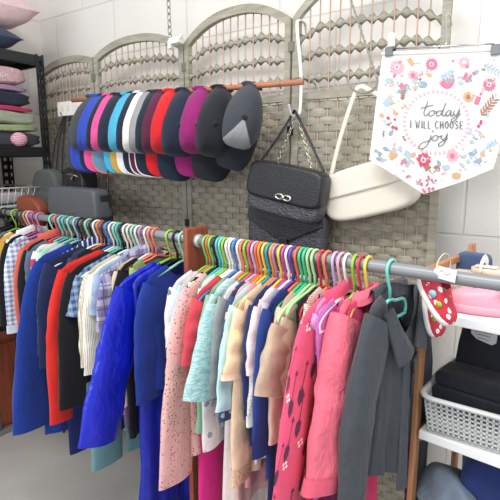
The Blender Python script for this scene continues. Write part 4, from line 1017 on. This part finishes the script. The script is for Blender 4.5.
def pillow(name, c, sx, sy, h, mat, label, rot=0., tilt=(0, 0), group=None, cat='cushion'):
    b = MB(); N = 18
    for sg in (1, -1):
        rows = []
        for i in range(N+1):
            r = []
            for j in range(N+1):
                u, v_ = -1+2*i/N, -1+2*j/N
                pin = 1-.10*(1-u*u)*0-.09*((1-abs(u))*(abs(v_)**4)+(1-abs(v_))*(abs(u)**4))
                z = sg*h*((1-u**4)*(1-v_**4))**.55*(1+.12*noise.noise(Vector((u*2, v_*2, h*50+sg))))
                r.append((u*sx*pin, v_*sy*pin, z))
            rows.append(r if sg > 0 else list(reversed(r)))
        b.grid(rows)
    o = b.build(name, mat); o.location = c; o.rotation_euler = (tilt[0], tilt[1], rot); tag(o, label, cat, group); return o
pillow('cushion', (-2.245, 1.00, 1.806+.062), .17, .25, .058, cloth('navy_velvet', (62, 74, 98), wr=.2), 'navy blue cushion lying on the top board of black shelving', .05)
pillow('cushion', (-2.25, 1.08, 1.806+.195), .18, .26, .08, cloth('pale_pink_velvet', (226, 196, 198), wr=.2), 'pale pink cushion on top of the navy cushion', -.05, (.0, .05))
def folded(name, c, sx, sy, h, mat, label, rot=0., seed=1, group=None, cat='folded clothes', lay=2):
    """a folded textile: stacked soft layers joined at the front fold"""
    b = MB(); N = 28
    rows = []
    K = 14
    for i in range(K+1):
        v_ = -1+2*i/K; row = []
        e = max(.02, 1-abs(v_)**6)**.5
        for (x, z) in superell(N, sx, h/2, 7):
            nn = noise.noise(Vector((x*9, v_*2, seed)))
            gro = 1-.10*(1-abs(math.sin(z/h*PI*lay)))*(abs(x)/sx)**4
            row.append((x*gro*(.96+.04*e)+.006*nn, v_*sy, z*(.55+.45*e)+.006*nn))
        rows.append(row)
    b.grid(rows, True, True, True)
    o = b.build(name, mat); o.location = c; o.rotation_euler = (0, 0, rot); tag(o, label, cat, group); return o
z = 1.41
FOLD = [('dark grey', (66, 68, 74), 'plain', .046, 'dark grey folded garment at the bottom of the pile on shelf'), ('lime', (172, 196, 130), 'knit', .022, 'lime green folded towel low in the shelf pile'), ('sage', (166, 182, 152), 'knit', .040, 'pale sage green folded towel in the shelf pile'),
        ('hot', (196, 66, 104), 'plain', .016, 'raspberry pink folded garment between green towel and navy fold'), ('ink', (44, 48, 66), 'plain', .046, 'dark navy folded garment in the middle of the pile'), ('lil', (176, 140, 172), 'plain', .018, 'lilac folded garment under the pink patterned knit'), ('knit', (214, 176, 180), 'crochet', .055, 'pink and white patterned knit on top of the folded pile')]
for i, (n_, c_, pt_, h_, lab) in enumerate(FOLD):
    m_ = cloth('fold_'+n_, c_, pt_, (240, 228, 224), (120, 80, 90), sc=1.2 if pt_ == 'crochet' else 1, wr=.3)
    folded('folded_garment', (-2.205+R.uniform(-.008, .008), 1.08-.008*i, z+h_*.7), .152, .2, h_*1.4, m_, lab, R.uniform(-.05, .05), i, 'folded clothes on the black shelf'); z += h_*1.4-.001
b = MB(); rows = []
for k in range(13):
    y = -.09+.18*k/12; r = .031*(1-abs(k/6-1)**8*.35)
    rows.append([(r*1.15*math.cos(2*PI*q/20), y, r*math.sin(2*PI*q/20)) for q in range(20)])
b.grid(rows, True, True, True); o = b.build('rolled_knit', cloth('roll_pink', (186, 108, 134), 'zebra', (232, 196, 206), sc=3)); o.location = (-2.115, 1.205, 1.41+.030); o.rotation_euler = (0, 0, 1.15)
tag(o, 'rolled up pink striped knit at the front edge of the black shelf', 'rolled clothes')
# white wire basket on the lower shelf
whw = plain('white_wire', (226, 224, 220), .4)
root = empty('wire_basket', (-2.205, 1.05, 1.147), 'white wire basket on the lower board of the black shelving', 'basket')
for nm, zz in (('rim', .085), ('base_ring', .004)):
    b = MB(); s_ = .16 if nm == 'rim' else .145
    b.tube([(s_*sgx, .25*sgy*s_/.16, zz) for sgx, sgy in ((-1, -1), (1, -1), (1, 1), (-1, 1))], .003, 6, closed=True); b.build(nm, whw, root)
b = MB()
for k in range(17):
    y = -.24+.03*k
    b.tube([(.16, y, .085), (.145, y*.91, .004), (-.145, y*.91, .004), (-.16, y, .085)], .0014, 5)
for k in range(9):
    x = -.14+.035*k; b.tube([(x, .25, .085), (x*.9, .227, .004), (x*.9, -.227, .004), (x, -.25, .085)], .0014, 5)
b.build('wire_mesh', whw, root)
folded('folded_garment', (-2.22, 1.06, 1.182), .12, .18, .05, cloth('lilac_grey', (206, 196, 204)), 'pale lilac folded garment lying in the white wire basket', .3, 40, None)
b = MB(); rounded(b, .10, .13, .08, 2.5); o = b.build('orange_pouch', plain('orange_felt', (214, 120, 62), .8, bump=.2)); o.location = (-2.17, .985, 1.245); tag(o, 'orange pouch standing in the white wire basket at the left edge', 'pouch')
# brown leather bag
brl = plain('brown_leather', (132, 66, 42), .5, var=.12)
c = atY(33, 212, 1.12); root = empty('saddle_bag', c, 'red brown leather saddle bag with a domed flap behind the left rail', 'handbag', None, (0, .35, .1))
b = MB(); rounded(b, .15, .13, .05, 2.3); b.build('body', brl, root)
b = MB(); rounded(b, .153, .09, .056, 2.2); b.build('flap', brl, root, loc=(0, -.002, .02))
b = MB(); b.tube(spline([(-.06, 0, .03), (-.10, .01, -.02), (-.08, .02, -.08)], 6), .005, 6); b.build('strap', brl, root)
# brown cabinet
root = empty('wooden_cabinet', (-2.36, 1.09, 0), 'low reddish brown wooden cabinet on the floor at far left', 'cabinet')
b = MB(); b.box((0, 0, .25), (.12, .36, .46)); b.build('carcass', wood, root, smooth=False, bevel=.004)
b = MB(); b.box((.003, 0, .49), (.135, .38, .02)); b.build('top_board', wood, root, smooth=False, bevel=.003)
b = MB(); b.box((0, 0, .011), (.10, .34, .022)); b.build('plinth', plain('plinth_dark', (40, 34, 32), .6), root, smooth=False)
b = MB(); b.box((.064, 0, .25), (.008, .33, .42)); dr = b.build('door', wood, root, smooth=False, bevel=.002)
b = MB(); b.tube([(.068, -.13, .3), (.082, -.13, .3)], .01, 10); b.build('knob', silver, dr)

# ------------------------------------------------------------------ shoe shelf on the right
pine = bpy.data.materials.new('warm_pine'); t = NT(pine)
g = t.noise(14, 4, t.scale((5, 5, .5)), .6, .6); t.color(t.ramp(g.outputs[0], [(.3, lin((160, 108, 72))), (.6, lin((190, 138, 98))), (.8, lin((206, 160, 120)))])); t.b.inputs['Roughness'].default_value = .55
wsh = plain('white_melamine', (232, 234, 234), .35, var=.02)
AN = -.105
root = empty('shoe_shelf', (-.258, 1.0, 0), 'pine framed shelf unit with white boards at the right by the wall', 'shelves', None, (0, 0, AN))
MS = Matrix.Translation((-.258, 1.0, 0)) @ Matrix.Rotation(AN, 4, 'Z')
SH = lambda x, y, z: MS @ Vector((x, y, z))
for x, y, zt_ in ((0, 0, 1.118), (0, .30, 1.135), (.9, 0, 1.118), (.9, .30, 1.135)):
    b = MB(); b.box((x, y, zt_/2), (.012, .026, zt_)); b.build('post', pine, root, smooth=False, bevel=.002)
b = MB(); b.box((0, .15, 1.113), (.014, .33, .016)); b.build('top_rail', pine, root, smooth=False, bevel=.002)
for zz in (.32, .76, 1.026):
    b = MB(); b.box((.45, .145, zz), (.875, .32, .02)); b.build('shelf_board', wsh, root, smooth=False, bevel=.002)
    b = MB(); b.box((0, .15, zz-.018), (.02, .28, .022)); b.build('side_rail', pine, root, smooth=False)
# grey basket
gp = plain('grey_plastic', (196, 198, 198), .4, var=.03)
bc = SH(.165, .118, .772); root = empty('plastic_basket', bc, 'pale grey plastic basket with square holes on the middle white board', 'basket', None, (0, 0, -.02))
bw, bd_, bh = .155, .125, .082
def wall_lattice(mb, A, B, A2, B2, nc, nr):
    """A-B bottom edge, A2-B2 top edge"""
    A, B, A2, B2 = map(Vector, (A, B, A2, B2)); n = (B-A).cross(A2-A).normalized()*.0014
    P = lambda u, v: (A.lerp(B, u)).lerp(A2.lerp(B2, u), v)
    def strip(u0, u1, v0, v1):
        q = [P(u0, v0), P(u1, v0), P(u1, v1), P(u0, v1)]; mb.poly([a-n for a in q], n*2)
    wu = .40/nc; wv_ = .40/nr
    for i in range(nc+1):
        u = i/nc; strip(max(0, u-wu/2), min(1, u+wu/2), 0, 1)
    for j in range(nr+1):
        v = .06+.84*j/nr; strip(0, 1, v-wv_/2*.84, v+wv_/2*.84)
    strip(0, 1, 0, .08); strip(0, 1, .88, 1)
b = MB(); s_ = .93
lo = [(-bw*s_, -bd_*s_), (bw*s_, -bd_*s_), (bw*s_, bd_*s_), (-bw*s_, bd_*s_)]; hi = [(-bw, -bd_), (bw, -bd_), (bw, bd_), (-bw, bd_)]
for i in range(4):
    j = (i+1) % 4
    wall_lattice(b, (*lo[i], .0), (*lo[j], .0), (*hi[i], bh), (*hi[j], bh), 28 if i % 2 == 0 else 22, 7)
b.build('lattice_side', gp, root, smooth=False)
b = MB(); b.box((0, 0, .002), (2*bw*s_, 2*bd_*s_, .004)); b.build('base', gp, root, smooth=False)
b = MB(); pts = []
for (sx, sy) in ((1, 1), (-1, 1), (-1, -1), (1, -1)):
    a0 = math.atan2(sy, sx)
    for k in range(6):
        a_ = {(1, 1): 0, (-1, 1): PI/2, (-1, -1): PI, (1, -1): 1.5*PI}[(sx, sy)]+PI/2*k/5
        pts.append((sx*(bw-.02)+.027*math.cos(a_), sy*(bd_-.02)+.027*math.sin(a_), bh))
b.tube(pts, .007, 8, closed=True, flat=.7); b.build('rim', gp, root)
# black bag folded in the basket
bkm = cloth('black_neoprene', (30, 32, 40), wr=.3, rough=.7)
c = SH(.098, .115, .785); root = empty('folded_bag', c, 'black folded fabric bag with a white label standing in the grey basket', 'bag', None, (0, 0, -.15))
b = MB(); rounded(b, .135, .215, .045, 3.4); o = b.build('back_panel', bkm, root, loc=(.0, .03, .108)); o.rotation_euler = (-.25, 0, 0)
b = MB(); rounded(b, .18, .034, .085, 6); b.build('front_roll', bkm, root, loc=(.012, -.048, .060))
b = MB(); rounded(b, .168, .03, .085, 6); b.build('middle_fold', bkm, root, loc=(.010, -.042, .093))
lab = MB(); 
P = [(-.028, 0, .022), (.028, 0, .022), (.028, 0, -.010), (.02, 0, -.016), (-.012, 0, -.010), (-.026, 0, .0)]
lab.poly(P, Vector((0, .002, 0))); o = lab.build('label', plain('label_grey', (196, 198, 200), .7), root, loc=(-.012, .016, .174), smooth=False); o.rotation_euler = (-.25, 0, 0)
b = MB()
for k in range(4): b.tube([(-.02+.003*k, -.0015, .014-.007*k), (-.004, -.0015, .015-.007*k), (.02-.002*k, -.0015, .014-.007*k)], .0007, 4)
bl = b.build('lettering', plain('faint_ink2', (150, 152, 158)), o)
# shoes
def shoe(name, loc, Ls, mats, label, cat, M, group=None, tag_=False, clog=False, parent=None):
    """toe along +y, sole at z=0"""
    up, sole, inn = mats
    root = empty(name, loc, label, cat, group); root.rotation_euler = M.to_euler()
    N = 24; K = 16
    def foot(t_):      # half width, centre offset along the length
        w_ = .19*Ls*(1+.18*math.sin(PI*(t_*1.1-.25)))*(max(.0, 1-abs(2*t_-1)**(2.5 if clog else 3.2)))**.5
        return max(w_, .004)
    rows = []; rs = []
    for i in range(K+1):
        t_ = .005+.99*i/K; w_ = foot(t_); y = (t_-.5)*Ls
        rows.append([(-w_, y, 0), (w_, y, 0), (w_*1.05, y, .05*Ls), (w_*1.04, y, .11*Ls), (-w_*1.04, y, .11*Ls), (-w_*1.05, y, .05*Ls)])
    b = MB(); b.grid(rows, True, True, True); b.build('sole', sole, root)
    rows = []
    for i in range(K+1):
        t_ = .02+.96*i/K; w_ = foot(t_)*.99; y = (t_-.5)*Ls
        h = Ls*(.40-.22*sm((t_-.28)/.5)) if not clog else Ls*(.36-.10*sm((t_-.5)/.5))
        h *= .75 if clog else 1
        h *= (max(.05, 1-max(0, (t_-.75)/.25)**2.2))**.5*(max(.2, 1-max(0, (.1-t_)/.1)**2))**.5
        r = []
        for k in range(N//2+1):
            a_ = PI*k/(N//2); cx = math.cos(a_); sz = math.sin(a_)
            r.append((w_*math.copysign(abs(cx)**.7, cx), y, .08*Ls+h*abs(sz)**.8))
        rows.append(r)
    # opening: drop the roof between heel and mid foot
    b = MB(); ids = [[b.pt(p) for p in r] for r in rows]
    for i in range(K):
        for k in range(N//2):
            tt = (i+.5)/K
            if .08 < tt < (.46 if not clog else .40) and 4 <= k <= 7: continue
            b.face((ids[i][k], ids[i][k+1], ids[i+1][k+1], ids[i+1][k]))
    b.build('upper', up, root)
    b = MB(); b.box((0, -.22*Ls, .14*Ls), (.22*Ls, .40*Ls, .02*Ls)); b.build('insole', inn, root)
    return root
polka = cloth('red_polka', (206, 46, 66), 'floral', (246, 240, 238), (246, 240, 238), sc=3.0, wr=.05, rough=.6); solew = plain('white_rubber', (240, 238, 236), .5); inn = plain('dark_lining', (44, 60, 54), .8)
def sneaker(px, py, Y, label, tiltx, yaw, Ls=.105):
    p = atY(px, py, Y)
    Fd = Vector((math.sin(tiltx)*.8, -.1, -math.cos(tiltx))).normalized()      # toe direction (down)
    Up = Vector((math.cos(yaw), math.sin(yaw), 0)); Up = (Up-Fd*Up.dot(Fd)).normalized(); X = Fd.cross(Up)
    M = Matrix((X, Fd, Up)).transposed()
    rt_ = shoe('toddler_sneaker', p, Ls, (polka, solew, inn), label, 'shoe', M, 'red polka dot sneakers')
    b = MB(); rr = .0075
    b.tube([(.0215, -.012, .026), (.0235, -.012, .026)], rr, 14); b.build('badge', plain('badge_blue', (150, 200, 220), .6), rt_)
    b = MB(); b.tube([(.0205, .010, .024), (.0225, .010, .024)], .006, 12); b.build('patch', plain('badge_lime', (170, 190, 60), .6), rt_)
    return rt_
s1 = sneaker(433, 302, .915, 'red polka dot toddler sneaker hanging from the rail, front one of the pair', .78, -.3)
s2 = sneaker(429, 312, .985, 'red polka dot toddler sneaker hanging behind its partner, mostly hidden', .3, -.3)
# price tag and string
tp = atY(444, 273, .868)
root = empty('price_tag', tp, 'white paper tag on a string looped round the rail above the sneakers', 'tag', None, (0, .08, -.3))
b = MB(); b.poly([(-.020, 0, .0), (-.014, 0, .010), (.022, 0, .010), (.022, 0, -.012), (-.014, 0, -.012)], Vector((0, .001, 0))); b.build('card', plain('tag_paper', (238, 238, 240), .7, var=.02), root, smooth=False)
b = MB(); b.tube(spline([(-.016, 0, 0), (-.018, .008, .018), (-.018, .028, .028), (-.018, .05, .01), (-.016, .045, -.03)], 6), .0011, 5); b.build('string', plain('string', (220, 200, 170), .8), root)
b = MB(); b.tube(spline([(-.008, -.001, .002), (-.002, -.001, .004), (.004, -.001, -.002), (.012, -.001, .003)], 5), .0006, 4); b.build('handwriting', plain('tag_pen', (190, 150, 170), .7), root)
pinkr = plain('pink_rubber', (232, 160, 178), .4, var=.04); pink2 = plain('pink_gem', (222, 120, 150), .3)
p = SH(.105, .05, 1.038)
M = Matrix.Rotation(PI/2+.15, 3, 'Z')
rt_ = shoe('rubber_clog', p, .15, (pinkr, pinkr, pink2), 'pink rubber clog on the top white board behind the rail', 'shoe', M, None, clog=True)
b = MB(); b.tube(spline([(-.034, -.02, .05), (-.03, -.065, .062), (0, -.082, .066), (.03, -.065, .062), (.034, -.02, .05)], 6), .006, 8, flat=.4); b.build('heel_strap', pinkr, rt_)
b = MB()
for k in range(3): b.tube([(-.01+.01*k, .02+.008*(k % 2), .050), (-.01+.01*k, .022+.008*(k % 2), .058)], .004, 8)
b.build('charm', pink2, rt_)
p = SH(.085, .125, 1.066)
rt_ = shoe('slide_sandal', p+Vector((.022, 0, .034)), .11, (solew, plain('beige_sole', (222, 204, 186), .8), solew), 'beige slide sandal with white strap near the back of the top board', 'shoe', Matrix.Rotation(-PI/2-.1, 3, 'Z'), None, clog=True)
for ch_ in list(rt_.children):
    if ch_.name.startswith('upper'): bpy.data.objects.remove(ch_)
b = MB(); b.tube(spline([(-.022, -.03, .006), (-.021, -.03, .022), (0, -.03, .032), (.021, -.03, .022), (.022, -.03, .006)], 6), .009, 8, flat=.25, ref=(0, 1, 0)); b.build('strap', solew, rt_)
folded('shoe_pouch', SH(.06, .125, 1.036+.032), .058, .042, .062, cloth('beige_terry', (226, 208, 196), 'knit', (206, 186, 170)), 'beige ribbed pouch under the slide sandal on top board', AN, 61, None, 'pouch')
b = MB(); rounded(b, .075, .092, .03, 6); o = b.build('navy_purse', cloth('navy_canvas', (74, 92, 128), wr=.1)); o.location = SH(.035, .205, 1.083); o.rotation_euler = (0, 0, AN); tag(o, 'small navy fabric purse at the back of the top board', 'purse')
b = MB(); rounded(b, .06, .085, .06, 2.4); o = b.build('beige_bonnet', cloth('beige_felt', (224, 202, 192), wr=.2)); o.location = SH(.115, .215, 1.079); tag(o, 'rounded beige felt bonnet at the right frame edge on top board', 'hat')
# clothes on the low board
folded('folded_jeans', SH(.19, .14, .412), .08, .12, .16, cloth('indigo', (34, 46, 92)), 'indigo folded jeans stacked on the low board under the basket', AN, 71, None, 'trousers', lay=3)
folded('folded_towel', SH(.165, .15, .605), .10, .11, .22, cloth('dark_indigo', (38, 52, 104), wr=.5), 'dark blue bundled garment on top of the jeans', AN+.2, 77, None, 'bundled clothes')
def drape(c, sx, sy, mat, label, seed, rot=0.):
    b = MB(); N = 24; rows = []; rows2 = []
    for i in range(N+1):
        r = []; r2 = []
        for j in range(N+1):
            u, v_ = -1+2*i/N, -1+2*j/N
            z = .055*(1-.9*u*u-.8*v_*v_)+.018*noise.noise(Vector((u*2, v_*2, seed)))+.012*math.sin(4*u+3*v_)
            x = u*sx*(1+.12*noise.noise(Vector((v_*2, 3, seed)))); y = v_*sy
            r.append((x, y, z)); r2.append((x*.98, y*.98, z-.012))
        rows.append(r); rows2.append(list(reversed(r2)))
    b.grid(rows); b.grid(rows2)
    n1 = N+1
    o = b.build('crumpled_denim_shirt', mat); o.location = c; o.rotation_euler = (.5, -.2, rot); tag(o, label, 'shirt'); return o
drape(SH(.078, .03, .60), .065, .085, cloth('chambray', (112, 126, 142), wr=.5), 'crumpled blue grey denim shirt spilling off the pile below the basket', 5, .4)
folded('folded_garment', SH(.055, .13, .42), .05, .12, .18, cloth('smoke', (72, 70, 78)), 'smoke grey folded garment at left end of low board', AN, 81, None, lay=3)

# ------------------------------------------------------------------ lights & world
def area(name, loc, size, power, col, rot=(0, 0, 0)):
    l = bpy.data.lights.new(name, 'AREA'); l.shape = 'RECTANGLE'; l.size, l.size_y = size; l.energy = power; l.color = col
    o = bpy.data.objects.new(name, l); COL.objects.link(o); o.location = loc; o.rotation_euler = rot; return o
area('ceiling_light_near', (-.6, -.1, 2.7), (1.4, .5), 40, (1, .96, .91))
area('ceiling_light_side', (.9, .3, 2.7), (.5, 1.4), 22, (.95, .98, 1))
area('fill_light_front', (-1.1, -2.3, 1.7), (2.2, 1.3), 34, (.97, .98, 1), (PI/2-.1, 0, 0))  # added fill from behind the camera, brightens floor and left side; no known window
w = bpy.data.worlds.new('world'); SC.world = w; w.use_nodes = True
w.node_tree.nodes['Background'].inputs[0].default_value = (.92, .96, 1, 1); w.node_tree.nodes['Background'].inputs[1].default_value = .78
SC.view_settings.view_transform = 'Standard'; SC.view_settings.look = 'None'; SC.view_settings.gamma = 1; SC.view_settings.exposure = 0
